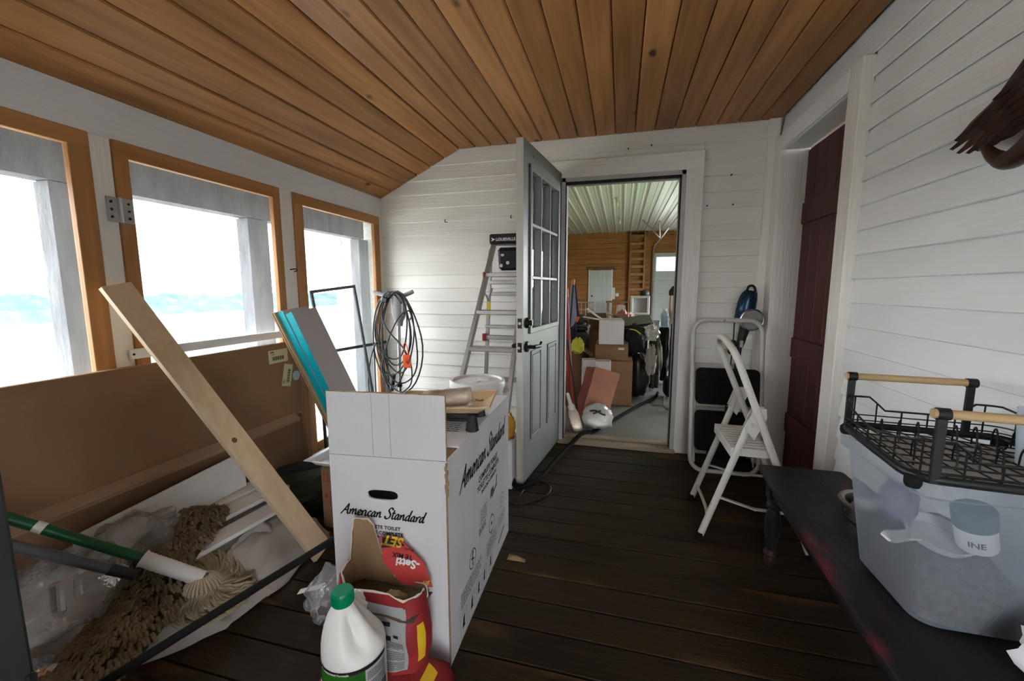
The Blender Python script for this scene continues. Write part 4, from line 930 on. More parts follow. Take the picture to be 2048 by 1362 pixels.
for sx in (-1, 1):
    build(MB().box((sx*.125, 0, .056), (.012, .19, .016), mx=TS), 'cross_rail', 'black', st)
    for k in range(4): build(MB().box((sx*.125, -.06+.04*k, .05), (.008, .006, .03), (.5*(-1)**k, 0, 0), mx=TS), 'strut', 'black', st)
ty = thing('paint_tray', 'tan splattered paint tray on the black stand', 'tray', (-.66, 1.46, .80))
def trayfn(u, v):
    a = (u-.5)*2; b = (v-.5)*2; e = max(abs(a), abs(b)); h = 0 if e < .78 else (e-.78)/.22
    z = .004 + .022*h + .010*max(0, a)*h + .004*noise.noise(Vector((u*5, v*5, 3))); return TS @ Vector((a*.195, b*.125, .064 + z))
build(MB().grid(trayfn, 24, 18), 'tray_pan', 'tan_tray', ty, smooth=40)
rim = [(-1, -1), (1, -1), (1, 1), (-1, 1)]
build(MB().tube([trayfn((a+1)/2, (b+1)/2) for (a, b) in [(-1+2*i/8, -1) for i in range(8)] + [(1, -1+2*i/8) for i in range(8)] + [(1-2*i/8, 1) for i in range(8)] + [(-1, 1-2*i/8) for i in range(8)]], .0045, 6, closed=True), 'rim', 'dried_paint', ty, smooth=60)
ro = thing('paint_roller', 'tan paint roller wrapped in clear film on the tray', 'roller', (-.6, 1.40, .84))
RA, RB = TS @ Vector((-.05, -.075, .110)), TS @ Vector((.105, -.015, .112))
def rollpts(r0, k): return MB().tube([RA.lerp(RB, i/14) for i in range(15)], lambda t: r0*(1 - .35*max(0, abs(t-.5)*2-.86)/.14) + k*noise.noise(Vector((t*7, 0, 1))), 18)
build(rollpts(.033, .003), 'roller_sleeve', 'dried_paint', ro, smooth=60)
build(MB().tube([RA.lerp(RB, -.28+1.30*i/20) for i in range(21)], lambda t: .036*min(1, .25+t*3.5) + .004*noise.noise(Vector((t*9, 3, 1))), 18), 'film_wrap', 'cover_film', ro, smooth=60)
for k, (z0, lab) in enumerate(((0.0, 'white bucket underneath the other, hidden behind the toilet carton'), (.385, 'lidded white bucket behind the paint tray'))):
    bk = thing('bucket', lab, 'bucket', (-.768, 2.145, z0)); c = (-.768, 2.145, z0)
    build(MB().lathe([(.125, 0), (.13, .006), (.143, .30), (.147, .30), (.147, .325), (.141, .325), (.141, .335)], c, 36), 'bucket_body', 'bucket_white', bk, smooth=40)
    if k == 1:
        build(MB().lathe([(.150, .318), (.156, .322), (.156, .352), (.150, .360), (.138, .360), (.134, .350), (.0, .350)], c, 40, cap=False), 'lid', 'bucket_white', bk, smooth=40)
        build(MB().lathe([(.040, .350), (.040, .357), (.034, .360), (.018, .358), (0, .357)], (c[0]+.03, c[1]+.04, c[2]), 24, cap=False).lathe([(.030, .350), (.030, .356), (.018, .356)], (c[0]-.01, c[1]-.03, c[2]), 20), 'spout', 'bucket_white', bk, smooth=40)
    else: build(MB().lathe([(.150, .318), (.154, .34), (.150, .358), (0, .358)], c, 40), 'lid', 'bucket_white', bk, smooth=40)
lb = carton('carton', 'white carton wedged between the toilet carton and the open door', (-.672, 2.44, 0), (.09, .16, .30), 'card_white')
o = build(crumple((-.672, 2.43, .385), (.045, .07, .08), 21, .25, 2.2), 'yellow_bag', mat('amber_bag', (.52, .27, .03), .5), smooth=60); tag(o, 'amber yellow bag wedged behind the open door edge', 'bag')

# ------------------------------------------------------------------ mortar sacks
def loft(mb, rings, close_top=False, close_bot=True):
    n = len(rings[0]); vs = [p for r in rings for p in r]; fs = []
    for i in range(len(rings)-1):
        for k in range(n): fs.append((i*n+k, i*n+(k+1) % n, (i+1)*n+(k+1) % n, (i+1)*n+k))
    if close_bot: fs.append(tuple(reversed(range(n))))
    if close_top: fs.append(tuple((len(rings)-1)*n+k for k in range(n)))
    return mb.add(vs, fs)
lo_ = thing('mortar_sack', 'flat red mortar sack on the floor under the open one', 'sack', (-.67, .86, 0))
def losack(u, v):
    a = (u-.5)*2; b = (v-.5)*2; e = max(abs(a), abs(b)); h = .135*(1-e**4)**.5 if e < 1 else 0
    return Vector((-.665 + a*.19, .87 + b*.215, .012 + h + .006*noise.noise(Vector((u*5, v*5, 7)))))
build(MB().grid(losack, 26, 26).grid(lambda u, v: Vector((losack(u, v).x, losack(u, v).y, .002)), 4, 4), 'sack_body', 'red_paper', lo_, smooth=60)
def onlo(x, y): u = ((x+.665)/.19+1)/2; v = ((y-.87)/.215+1)/2; p = losack(u, v); return p + Vector((0, 0, .002))
build(MB().grid(lambda u, v: onlo(-.70 + .13*u, .69 + .20*v), 10, 10), 'print_panel', 'news', lo_, smooth=60)
mb = MB()
for i in range(9):
    y = .70 + .017*i; mb.add([onlo(-.69, y)+up*.001, onlo(-.59, y)+up*.001, onlo(-.59, y+.005)+up*.001, onlo(-.69, y+.005)+up*.001], [(0, 1, 2, 3)])
build(mb, 'small_print', 'ink_grey', lo_)['kind'] = 'stuff'
build(MB().grid(lambda u, v: onlo(-.50 - .028*(1-u), .88 + .13*v), 4, 8), 'yellow_panel', 'yellow_print', lo_, smooth=60)
ms = thing('mortar_sack', 'torn open red mortar sack standing against the white carton', 'sack', (-.68, 1.0, .13))
# rim height by angle: front low, left lip, tall curled back
def sring(t, inset=0.0, z=None):
    """t 0..1 up the sack, returns ring of 40 points"""
    pts = []
    for k in range(40):
        a = 2*PI*k/40; ca, sa = math.cos(a), math.sin(a)
        cx_, cy_ = -.672, 1.000
        rx, ry = .150 - inset, .072 - inset
        x = math.copysign(abs(ca)**.55, ca)*rx; y = math.copysign(abs(sa)**.75, sa)*ry
        top = .365
        if sa > .08 and ca < -.05: top = .345 + .180*min(1, (sa-.08)*3.2)*(1 if ca < -.34 else max(0, (-.05-ca)/.29))
        if ca < -.6 and sa <= .45: top = max(top, .395)
        if ca >= -.05 and sa > .15: top = .335 - .01*ca
        h = .135 + (top-.135)*t
        w = .86 + .14*math.sin(PI*min(t*1.15, 1)*.8 + .25)
        nn = noise.noise(Vector((ca*1.6, sa*1.6, t*2.6 + 4))) * .016 + noise.noise(Vector((ca*4, sa*4, t*6))) * .006
        sh = -.012 + .02*t
        p = Vector((cx_ + x*w*(1 + nn*4*.5) + sh*0, cy_ + y*w + nn + (.016*t), h + (.012*noise.noise(Vector((a*2.2, 9, 1))) if t > .95 else 0)))
        p.y = min(p.y, 1.078)
        pts.append(p)
    return pts
build(loft(MB(), [sring(t/12) for t in range(13)]), 'sack_body', 'red_paper', ms, smooth=60)
build(loft(MB(), [[p + (Vector((-.672, 1.0, p.z)) - p)*.06 for p in sring(t/12)] for t in range(4, 13)], close_bot=False), 'sack_lining', 'kraft', ms, smooth=60, recalc=False)
rimp = sring(1.0); build(MB().tube([p + (Vector((-.672, 1.0, p.z)) - p)*.03 + Vector((0, 0, .002)) for p in rimp], lambda t: .0028 + .0012*math.sin(t*60), 6, closed=True), 'torn_rim', mat('torn_paper', (.60, .52, .42), .9), ms, smooth=60)
build(MB().grid(lambda u, v: Vector((-.672 + .135*(2*u-1), 1.005 + .062*(2*v-1), .315 + .02*noise.noise(Vector((u*3, v*3, 2))))), 12, 8), 'mortar_powder', 'mortar', ms, smooth=60)
# back panel folded up: red print side seen over the rim, reading upside down
PB = [Vector((-.720, 1.074, .468)), Vector((-.652, 1.082, .458)), Vector((-.575, 1.088, .39)), Vector((-.545, 1.080, .32)), Vector((-.64, 1.062, .325)), Vector((-.705, 1.062, .39))]
nb = (PB[2]-PB[0]).cross(PB[4]-PB[0]).normalized()
if nb.y > 0: nb = -nb
PB = [Vector((p.x, PB[0].y - (nb.x*(p.x-PB[0].x) + nb.z*(p.z-PB[0].z))/nb.y, p.z)) for p in PB]
build(MB().add(PB + [p - nb*.003 for p in PB], [(0, 1, 2, 3, 4, 5), (11, 10, 9, 8, 7, 6)] + [(i, (i+1) % 6, 6+(i+1) % 6, 6+i) for i in range(6)]), 'back_panel', mat('bright_red_sack', (.46, .045, .04), .5, bump=.15, bscale=16), ms)
xd = Vector((-1, 0, .10)); xd = (xd - nb*xd.dot(nb)).normalized(); yd = nb.cross(xd).normalized()     # upside-down baseline
def onb(x, z):
    o = PB[0]; d = Vector((x, 0, z)) - Vector((o.x, 0, o.z)); y = o.y - (nb.x*d.x + nb.z*d.z)/nb.y
    return Vector((x, y, z)) + nb*.0012
def tb(mb, s, x, z, size, m_=None, **k): return mb.text(s, size, frame3(onb(x, z), xd, yd), **k)
mbk = MB(); q = [onb(-.712, .466), onb(-.655, .456), onb(-.640, .441), onb(-.712, .433)]; build(MB().add(q, [(0, 1, 2, 3)]), 'print_band', 'ink', ms)
build(tb(MB(), 'SET', -.642, .462, .042, shear=.2, bold=.0015), 'yellow_lettering', 'yellow_print', ms)
build(tb(tb(MB(), 'TE MIX', -.612, .412, .021, bold=.0006), 'Repair', -.610, .431, .012), 'dark_lettering', 'ink', ms)
build(tb(MB(), '-Setti', -.588, .395, .036, bold=.0012), 'white_lettering', 'white_print', ms)
build(tb(MB(), 'JET', -.556, .336, .016, bold=.0008), 'yellow_lettering', 'yellow_print', ms)
# printed panels on the front, pink left corner, white torn tape, yellow side panel
def onsack(a, t, off=.003):
    r = sring(t); k = a/(2*PI)*40; i = int(math.floor(k)) % 40; f = k - math.floor(k); p = r[i].lerp(r[(i+1) % 40], f); c = Vector((-.672, 1.0, p.z)); return p + (p-c).normalized()*off
R_ = math.radians
build(MB().grid(lambda u, v: onsack(R_(232 + 74*u), .10 + .80*v), 14, 10), 'print_panel', 'news', ms, smooth=60)
mb = MB()
for (t0, a0, a1) in [(.13+.022*i, 238, 300) for i in range(17) if i % 6 < 5] + [(.58+.022*i, 236, 268) for i in range(12)]:
    vs = []
    for j in range(9): vs += [onsack(R_(a0+(a1-a0)*j/8), t0, .0042), onsack(R_(a0+(a1-a0)*j/8), t0+.009, .0042)]
    mb.add(vs, [(2*j, 2*j+2, 2*j+3, 2*j+1) for j in range(8)])
build(mb, 'small_print', 'ink_grey', ms)['kind'] = 'stuff'
mb = MB(); mb.grid(lambda u, v: onsack(R_(272 + 8*u), .66 + .05*v, .0045), 4, 3); mb.grid(lambda u, v: onsack(R_(276 + 6*u), .50 + .06*v, .0045), 4, 3); mb.grid(lambda u, v: onsack(R_(285 + 7*u), .55 + .04*v, .0045), 4, 3); build(mb, 'mixing_picture', 'ink', ms, smooth=60)['kind'] = 'stuff'
build(MB().grid(lambda u, v: onsack(R_(170 + 52*u), .45 + .53*v), 12, 8), 'pink_panel', 'pink_paper', ms, smooth=60)
build(MB().grid(lambda u, v: onsack(R_(-32 + 20*u), .18 + .5*v), 6, 6), 'yellow_panel', 'yellow_print', ms, smooth=60)
build(crumple((-.70, .912, .362), (.030, .020, .040), 31, .35, 2.4), 'torn_tape', 'white_print', ms, smooth=60)
build(crumple((-.620, .985, .338), (.034, .022, .022), 33, .35, 2.4), 'torn_lip', 'kraft', ms, smooth=60)

# ------------------------------------------------------------------ white cleaner jug
jc = Vector((-.645, .826, .147))
jug = thing('cleaner_jug', 'white plastic gallon jug with green cap and green label', 'jug', jc)
def jring(z, r, off, dent=0.0, n=48):
    pts = []; lx, ly = -.77, -.64
    for k in range(n):
        a = 2*PI*k/n; da = math.degrees(a) - 2; da = (da+180) % 360 - 180          # angle from the grip direction (-30 deg)
        g = math.exp(-((abs(da)-38)/20)**2); rr = r*(1 - dent*g)
        pts.append(Vector((jc.x + off*lx + rr*math.cos(a), jc.y + off*ly + rr*math.sin(a), jc.z + z)))
    return pts
prof = [(.0, .066, 0, 0), (.006, .075, 0, 0), (.02, .079, 0, 0), (.185, .079, 0, 0), (.20, .0785, 0, .02), (.212, .075, .003, .16), (.232, .067, .008, .42), (.258, .056, .013, .52), (.284, .042, .018, .36), (.30, .031, .020, .1), (.31, .0245, .021, 0), (.322, .0235, .021, 0), (.328, .021, .021, 0)]
build(loft(MB(), [jring(*p) for p in prof], close_top=True), 'jug_body', 'jug_white', jug, smooth=60)
cc = (jc.x - .77*.021, jc.y - .64*.021, jc.z); mb = MB().lathe([(.0255, .312), (.027, .316), (.027, .343), (.024, .347), (0, .347)], cc, 40)
for k in range(40):
    a = 2*PI*k/40; mb.box((cc[0]+.0272*math.cos(a), cc[1]+.0272*math.sin(a), cc[2]+.329), (.0022, .0022, .024), (0, 0, a))
build(mb, 'cap', 'cap_green', jug, smooth=40)
def onj(a, z, off=.0012): return Vector((jc.x + (.079+off)*math.cos(a), jc.y + (.079+off)*math.sin(a), jc.z + z))
def jpanel(a0, a1, z0, z1, off=.0012, n=20): return MB().grid(lambda u, v: onj(R_(a0+(a1-a0)*u), z0+(z1-z0)*v, off), n, 2)
build(jpanel(-170, -36, .03, .178), 'front_label', 'label_green', jug, smooth=60)
build(jpanel(-36, 12, .03, .172), 'back_label', 'news', jug, smooth=60)
build(jpanel(-170, 12, .172, .182, .0016, 30), 'label_band', 'label_dark', jug, smooth=60)
build(jpanel(-14, 12, .085, .108, .0017), 'label_block', mat('label_deep_green', (.01, .05, .03), .5), jug, smooth=60)
def jtext(s, size, a_mid, z, m_, name, bold=0.0, shear=0.0, off=.002):
    mb = MB(); mb.text(s, size, Matrix(), 'CENTER', bold=bold, shear=shear); mb.v = [onj(R_(a_mid) + p.x/.079, z + p.y, off) for p in mb.v]; build(mb, name, m_, jug)
jtext('Simple', .050, -112, .112, 'ink', 'brand_outline', .0045, .1, .0020); jtext('Simple', .050, -112, .112, 'white_print', 'brand_lettering', .0015, .1, .0026)
jtext('Concentrated Formula', .0085, -92, .1735, 'white_print', 'caption_lettering', .0002, 0, .0024)
mb = MB()
for i in range(13):
    if i in (4, 9): continue
    z = .160 - .0058*i; mb.grid(lambda u, v: onj(R_(-33 + 40*u), z + .0028*v, .0018), 10, 1)
build(mb, 'small_print', 'ink_grey', jug)['kind'] = 'stuff'
build(MB().grid(lambda u, v: onj(R_(-62 + 14*u), .085 + .022*v, .0019), 4, 2), 'seal', 'sticker_blue', jug)
cbg = thing('plastic_bag', 'clear empty plastic bag on the floor left of the white carton', 'bag', (-1.06, 1.24, 0))
build(crumple((-1.06, 1.24, .075), (.075, .10, .085), 17, .3, 2.0, flat=.12), 'bag_body', 'film', cbg, smooth=60)
build(MB().grid(lambda u, v: Vector((-1.16 + .085*u, 1.175 + .03*u + .02*v, .095 + .02*u + .008*v)), 6, 3), 'white_strap', 'white_print', cbg, smooth=60)

# ------------------------------------------------------------------ left side: cardboard, cloth heap, white boards, mops
cs = thing('cardboard_sheet', 'long flat brown cardboard carton standing along the screened wall', 'cardboard', (-1.97, 1.3, 0))
build(MB().box((-1.975, 1.205, .7), (.03, 1.87, .46), ch=.003), 'upper_panel', 'card', cs)
build(MB().box((-1.978, 1.205, .23), (.024, 1.87, .46), ch=.003), 'lower_panel', 'card', cs)
build(MB().box((-1.938, 1.17, .462), (.052, 1.80, .010), (0, .62, 0), ch=.002).box((-1.925, 1.17, .442), (.008, 1.80, .016)), 'folded_ledge', mat('lit_card_fold', (.34, .225, .135), .85), cs)  # ledge colour lightened to stand in for light on the tilted fold
build(MB().box((-1.955, 2.155, .47), (.045, .035, .92), ch=.004), 'end_flap', 'card', cs)
def sticker(y, z, w, h, rot, name='sticker_label', bars=True):
    T = frame3((-1.9585, y, z), (0, 1, 0), (0, 0, 1)) @ Matrix.Rotation(rot, 4, 'Z'); s = build(MB().box((0, 0, 0), (w, h, .001), mx=T), name, 'sticker', cs, label='pale yellow barcode sticker')
    T = T @ Matrix.Translation((0, 0, .0009)); mb = MB()
    for i in range(16): mb.box((-w*.32+i*w*.04, -h*.14, 0), (w*.04*(.35+.45*((i*7) % 3)/2), h*.30, .0004), mx=T)
    build(mb, 'barcode', 'ink', s)['kind'] = 'stuff'; mb = MB(); mb.text('LPN', h*.18, T @ Matrix.Translation((-w*.36, h*.12, 0))); mb.text('prep', h*.16, T @ Matrix.Translation((-w*.4, h*.32, 0)), bold=.0008); build(mb, 'lettering', 'ink', s)
sticker(1.978, .855, .14, .078, 0); sticker(2.036, .728, .135, .068, R_(76))
build(MB().lathe([(.03, 0), (.03, .001), (0, .001)], mx=frame3((-1.958, 2.105, .712), (0, 1, 0), (0, 0, 1)), n=20), 'round_sticker', 'sticker_blue', cs, label='pale blue round sticker')
# drop cloth heaped over the floor
def sm(t): t = min(max(t, 0), 1); return t*t*(3-2*t)
def edge_x(y): return -1.36 - max(0, 1.05-y)*.85 - max(0, y-1.5)*.3
def heap(x, y):
    t = (edge_x(y) - x)/.30; return .175*sm(t)*sm((y-.42)/.25)*sm((1.86-y)/.22)
def cloth(u, v):
    y = .50 + 1.17*v; xr = edge_x(y); x = -1.955 + (xr + 1.955)*u
    n1 = noise.noise(Vector((x*5, y*4, 1))); n2 = noise.noise(Vector((x*14 + y*5, y*6, 2)))
    fold = abs(noise.noise(Vector((x*7 - y*4, y*2.2, 5))))
    rg = max(0, 1 - abs(noise.noise(Vector((x*6.5 + y*2.5, y*1.7 - x*1.2, 5))))*3.4); rg2 = max(0, 1 - abs(noise.noise(Vector((x*4 - y*6, y*3, 11))))*4.5)
    z = heap(x, y) + .004 + (.034*rg**1.6 + .020*rg2**2 + .010*fold)*min(1, (1-u)*5 + .25) * (1.0 if x > -1.62 else .25)
    if u > .8: z += .035*math.exp(-((u-.92)/.05)**2)*(.5 + .5*math.sin(y*17))*(.6+.4*n2)
    x += .02*noise.noise(Vector((y*6, 3, u*2)))*u
    return Vector((x, y, max(z, .003)))
cl = thing('drop_cloth', 'beige canvas drop cloth bunched over the heap beside the cardboard', 'cloth', (-1.6, 1.2, 0))
build(MB().grid(cloth, 70, 110), 'cloth_sheet', 'canvas', cl, smooth=70)
def fold2(u, v):
    y = 1.22 + .42*v; xr = edge_x(y) + .01; x = -1.575 + (xr+1.575)*u
    return Vector((x + .015*math.sin(v*9), y, heap(x, y) + .012 + .058*math.sin(PI*min(1, u*1.1))**.6*math.sin(PI*v)**.6*(1+.5*noise.noise(Vector((u*4, v*5, 8)))) + .012*abs(noise.noise(Vector((u*8+v*4, v*3, 4))))))
build(MB().grid(fold2, 26, 26), 'cloth_fold', 'canvas', cl, smooth=70)
for i, (a, b, w, lab) in enumerate((((-1.925, 1.00), (-1.845, 1.76), .105, 'white board lying nearest the cardboard'), ((-1.80, 1.02), (-1.715, 1.70), .105, 'middle of three white boards on the drop cloth'), ((-1.625, 1.12), (-1.575, 1.58), .10, 'short white board with cloth over its edge'))):
    a = Vector((*a, 0)); b = Vector((*b, 0)); d = (b-a).normalized(); c = (a+b)/2
    o = build(MB().box((c.x, c.y, .212 if i < 2 else .206), ((b-a).length, w, .018), (0, 0, math.atan2(d.y, d.x)), ch=.003), 'trim_board', 'cut_board', bev=0); tag(o, lab, 'board', 'white boards on the heap')
o = build(MB().prism([(0, 0), (.70, 0), (.70, .185), (0, .145), ], .006, frame3((-1.872, .925, .225), (-.008, .70, -.0), (-.055, 0, 1))), 'hardboard_sheet', 'cut_board'); tag(o, 'thin white panel leaning low against the brown cardboard', 'panel')
# plank
pt, pbm = Vector((-1.965, 1.205, 1.265)), Vector((-1.315, 1.515, .0)); ax = (pt-pbm).normalized(); wv = (Vector((0, 1, 0)) - ax*ax.y).normalized(); nv = ax.cross(wv).normalized()
if nv.x < 0: nv = -nv
TP = Matrix(((wv.x, nv.x, ax.x, pbm.x), (wv.y, nv.y, ax.y, pbm.y), (wv.z, nv.z, ax.z, pbm.z), (0, 0, 0, 1))); Lp = (pt-pbm).length
plk = thing('pine_plank', 'new pine plank leaning from the floor to the white post', 'plank', pbm)
build(MB().box((0, 0, Lp/2+.012), (.112, .019, Lp-.02), ch=.0015, mx=TP), 'plank_face', 'pine_new', plk)
build(MB().box((-.0565, 0, Lp/2+.012), (.0012, .0185, Lp-.022), mx=TP), 'plank_edge', 'pine_edge', plk)
for (z, x) in ((Lp*.47, -.012), (Lp*.80, .03)):
    build(MB().lathe([(.0, .0), (.012, .0), (.012, .0006), (0, .0006)], mx=TP @ Matrix.Translation((x, .0096, z)) @ Matrix.Rotation(-PI/2, 4, 'X'), n=14), 'knot', mat('dark_knot', (.16, .085, .04), .7) if z < 1 else 'pine_edge', plk)
# chenille mop
cm = thing('dust_mop', 'shaggy brown chenille dust mop with a grey handle', 'mop', (-1.6, 1.0, .1))
mpath = catmull([(-1.90, 1.33), (-1.80, 1.20), (-1.70, 1.06), (-1.63, .95), (-1.56, .82), (-1.47, .68)] and [(-1.86, 1.34, 0), (-1.78, 1.235, 0), (-1.67, 1.08, 0), (-1.59, .95, 0), (-1.52, .82, 0), (-1.45, .67, 0)], 10)
mb = MB(); rnd = random.Random(5); core = MB()
Lm = len(mpath)
def mopz(x, y, s): return max(heap(x, y), .14 + (.085*sm((y-.93)/.14) if x < -1.50 else 0)) + .010 + .026*(1 - s*s)
core.grid(lambda u, v: (lambda p, t: (lambda q: Vector((q.x, q.y, mopz(q.x, q.y, 2*v-1) - .006)))(p + Vector((-t.y, t.x, 0))*((2*v-1)*(.118 if u < .45 else .118))))(mpath[min(int(u*(Lm-1)), Lm-1)], (mpath[min(int(u*(Lm-1))+1, Lm-1)] - mpath[max(int(u*(Lm-1))-1, 0)]).normalized()), 40, 12)
build(core, 'mop_backing', mat('dark_mop_backing', (.065, .048, .028), .95), cm, smooth=60)
for i in range(1500):
    u = rnd.random(); s = rnd.uniform(-1, 1); k = min(int(u*(Lm-1)), Lm-2); p = mpath[k].lerp(mpath[k+1], u*(Lm-1)-k); t = (mpath[k+1]-mpath[k]).normalized(); q = Vector((-t.y, t.x, 0))
    if u > .42 and u < .5: s *= .88
    c = p + q*(s*(.125 - .02*u)); z = mopz(c.x, c.y, s); a = rnd.uniform(-.7, .7); dv = (q*(rnd.uniform(-.32, .32) + .9*s) + t*rnd.uniform(.45, .95)).normalized(); ln = rnd.uniform(.023, .031)
    P0 = Vector((c.x, c.y, z - .004 + rnd.uniform(-.003, .004))); P1 = P0 + dv*ln*.5 + Vector((0, 0, .011)); P2 = P0 + dv*ln + Vector((0, 0, .008 - .014*abs(s)))
    mb.tube([P0, P1, P2], (lambda t_: .0066 if .2 < t_ < .8 else .0044), 6)
o = build(mb, 'chenille_strands', 'chenille', cm, smooth=80, recalc=False); o['kind'] = 'stuff'
gA, gB = Vector((-1.70, .727, .485)), Vector((-1.61, .880, .325)); gC = Vector((-1.575, .920, .281)); gd = (gB-gA).normalized()
build(MB().tube([gA - gd*.55, gB], .0165, 14), 'handle', 'grey_pole', cm, smooth=40); build(MB().tube([gB - gd*.01, gB.lerp(gC, .5), gC], lambda t: .0185-.002*t, 14), 'socket', 'black', cm, smooth=40)
# round string mop
rm = thing('string_mop', 'round cotton string mop with green handle and white socket', 'mop', (-1.47, 1.09, .1))
mc = Vector((-1.490, 1.110, 0)); mb = MB(); mb2 = MB(); rnd = random.Random(11)
hA, hB = Vector((-1.795, .792, .508)), Vector((-1.589, .96, .312)); hd = (hB-hA).normalized()
for i in range(240):
    a = rnd.uniform(0, 2*PI); L1 = rnd.uniform(.055, .118); sw = rnd.uniform(.5, 1.5); r0 = rnd.uniform(.0, .030); pts = []
    for j in range(9):
        s = j/8; rr = r0 + L1*math.sin(PI*.62*s)*1.05; aa = a + sw*s*s; x = mc.x + rr*math.cos(aa)*1.0; y = mc.y + rr*math.sin(aa)*1.05
        z = max(heap(x, y), .05) + .012 + .055*(1-s)**1.5*(1 - r0*8) + .020*rnd.random()*math.sin(PI*s); pts.append(Vector((x, y, z)))
    (mb2 if (L1 < .075) else mb).tube(pts, .0056, 6)
o = build(mb, 'mop_strings', 'yarn', rm, smooth=80, recalc=False); o['kind'] = 'stuff'
o = build(mb2, 'inner_strings', 'yarn_light', rm, smooth=80, recalc=False); o['kind'] = 'stuff'
sB = Vector((-1.447, 1.045, .202)); sd = (sB-hB).normalized()
build(MB().tube([hA - hd*.7, hB + hd*.02], .0165, 14), 'handle', 'green_pole', rm, smooth=40)
build(MB().tube([hA + hd*.012, hA + hd*.038], .0178, 14), 'price_tape', 'white_print', rm, smooth=40)
mb = MB().tube([hB - sd*.005, hB + sd*.004, hB + sd*.012, hB.lerp(sB, .6), sB], lambda t: (.030 if t < .06 else .0255), 18)
for k in range(10):
    q0 = hB.lerp(sB, .1 + .085*k)
    mb.tube([q0, q0 + sd*.004], .0268, 18)
build(mb, 'socket', 'white_gloss', rm, smooth=40)
ring_pts = [sB + Vector((.034*math.cos(a*PI/9), .034*math.sin(a*PI/9), .004 - .014*math.cos(a*PI/9))) for a in range(18)]
mb = MB()
for k in range(26):
    a = 2*PI*k/26; c0 = sB + Vector((.022*math.cos(a), .022*math.sin(a), .012)); c1 = sB + Vector((.048*math.cos(a), .048*math.sin(a), -.008)); c2 = sB + Vector((.058*math.cos(a), .058*math.sin(a), -.03)); mb.tube(catmull([c0, c1, c2], 3), .0048, 5)
o = build(mb, 'collar_loops', 'yarn_light', rm, smooth=80, recalc=False); o['kind'] = 'stuff'
# black rod
ra, rb = Vector((-1.62, .70, .012)), Vector((-.94, 1.655, .30)); rd_ = (rb-ra)
o = build(MB().tube([Vector((-1.513, .307, .122)), Vector((-1.298, .669, .212)), Vector((-.991, 1.184, .34)), Vector((-.925, 1.295, .367))], .0125, 12), 'black_rod', 'rubber', smooth=50); tag(o, 'long black rod lying from the cloth against the white carton', 'rod')
# clear bags with a packaged part, foil, near post
cb1 = thing('plastic_bag', 'large clear plastic bag with small parts inside by the brown mop', 'bag', (-1.72, .82, .15))
build(crumple((-1.74, .80, .26), (.12, .17, .13), 41, .35, 1.8, flat=.1), 'bag_body', 'film', cb1, smooth=60)
TB_ = Matrix.Translation((-1.66, .765, .30)) @ Euler((.3, .9, -.5)).to_matrix().to_4x4()
build(MB().box((0, 0, 0), (.10, .035, .022), ch=.008, mx=TB_), 'packaged_part', 'steel', cb1); build(MB().box((.0, -.004, .012), (.075, .012, .004), ch=.001, mx=TB_), 'dark_strip', 'black', cb1); build(MB().box((-.01, .045, -.01), (.06, .02, .012), ch=.004, mx=TB_), 'small_part', 'steel', cb1)
o = build(crumple((-1.80, 1.07, .285), (.10, .13, .09), 43, .4, 1.9, flat=.1), 'plastic_film', 'film', smooth=60); tag(o, 'clump of clear plastic film before the white panel', 'film')
o = build(crumple((-1.60, .625, .14), (.12, .09, .05), 44, .3, 2.0, nu=30, nv=44), 'foil_pouch', 'foil', smooth=60); tag(o, 'crinkled silver foil pouch at the bottom of the heap', 'pouch')
pg = thing('grey_post', 'dull grey upright post standing close at the lower left', 'post', (-1.09, .38, 0))
build(MB().box((-1.096, .378, .65), (.25, .058, 1.3), ch=.006), 'post_body', 'post_grey', pg); build(MB().box((-.969, .400, .575), (.010, .014, .030), ch=.003), 'bracket', 'black', pg)
# green tub, folded umbrella, small carton
tb_ = thing('garden_tub', 'dark green round tub behind the leaning pine plank', 'tub', (-1.725, 1.835, 0))
build(MB().lathe([(.11, 0), (.13, .02), (.142, .14), (.147, .15), (.150, .225), (.142, .23), (.132, .215), (.0, .21)], (-1.725, 1.835, 0), 36, cap=False), 'tub_body', 'pot_green', tb_, smooth=40)
build(MB().lathe([(.140, .085), (.155, .10), (.155, .125), (.143, .14)], (-1.725, 1.835, 0), 36, cap=False), 'base_band', 'black', tb_, smooth=40)
um = thing('folded_umbrella', 'black folded umbrella lying across the green tub', 'umbrella', (-1.7, 1.9, .23))
build(MB().tube(catmull([(-1.80, 1.755, .258), (-1.73, 1.80, .262), (-1.65, 1.855, .266), (-1.595, 1.895, .27)], 6), lambda t: .014+.012*math.sin(PI*min(1, t*1.1)), 12), 'canopy', 'black_soft', um, smooth=50)
build(MB().tube([(-1.595, 1.895, .27), (-1.53, 1.94, .275)], .009, 8), 'shaft', 'black', um)
sbx = carton('carton', 'small brown carton with red arrows left of the white carton', (-1.235, 1.86, 0), (.50, .28, .325), 'card')
FS = frame3((-1.485, 1.7165, 0), (1, 0, 0), (0, 0, 1)) @ Matrix.Translation((0, 0, .0012)); mb = MB()
for ax_ in (.018, .040):
    bar(mb, FS, (ax_, .262), (ax_, .292), .005); flat(mb, FS, [(ax_-.009, .288), (ax_+.009, .288), (ax_, .305)])
bar(mb, FS, (.006, .258), (.052, .258), .004); build(mb, 'arrow_symbols', 'ink_red', sbx)
mb = MB(); mb.text('Bevera', .030, FS @ Matrix.Translation((.050, .205, 0)) @ Matrix.Rotation(-PI/2, 4, 'Z'), bold=.0006); mb.text('M', .030, FS @ Matrix.Translation((.018, .19, 0)) @ Matrix.Rotation(-PI/2, 4, 'Z'), bold=.0006); build(mb, 'red_lettering', 'ink_red', sbx)
mb = MB()
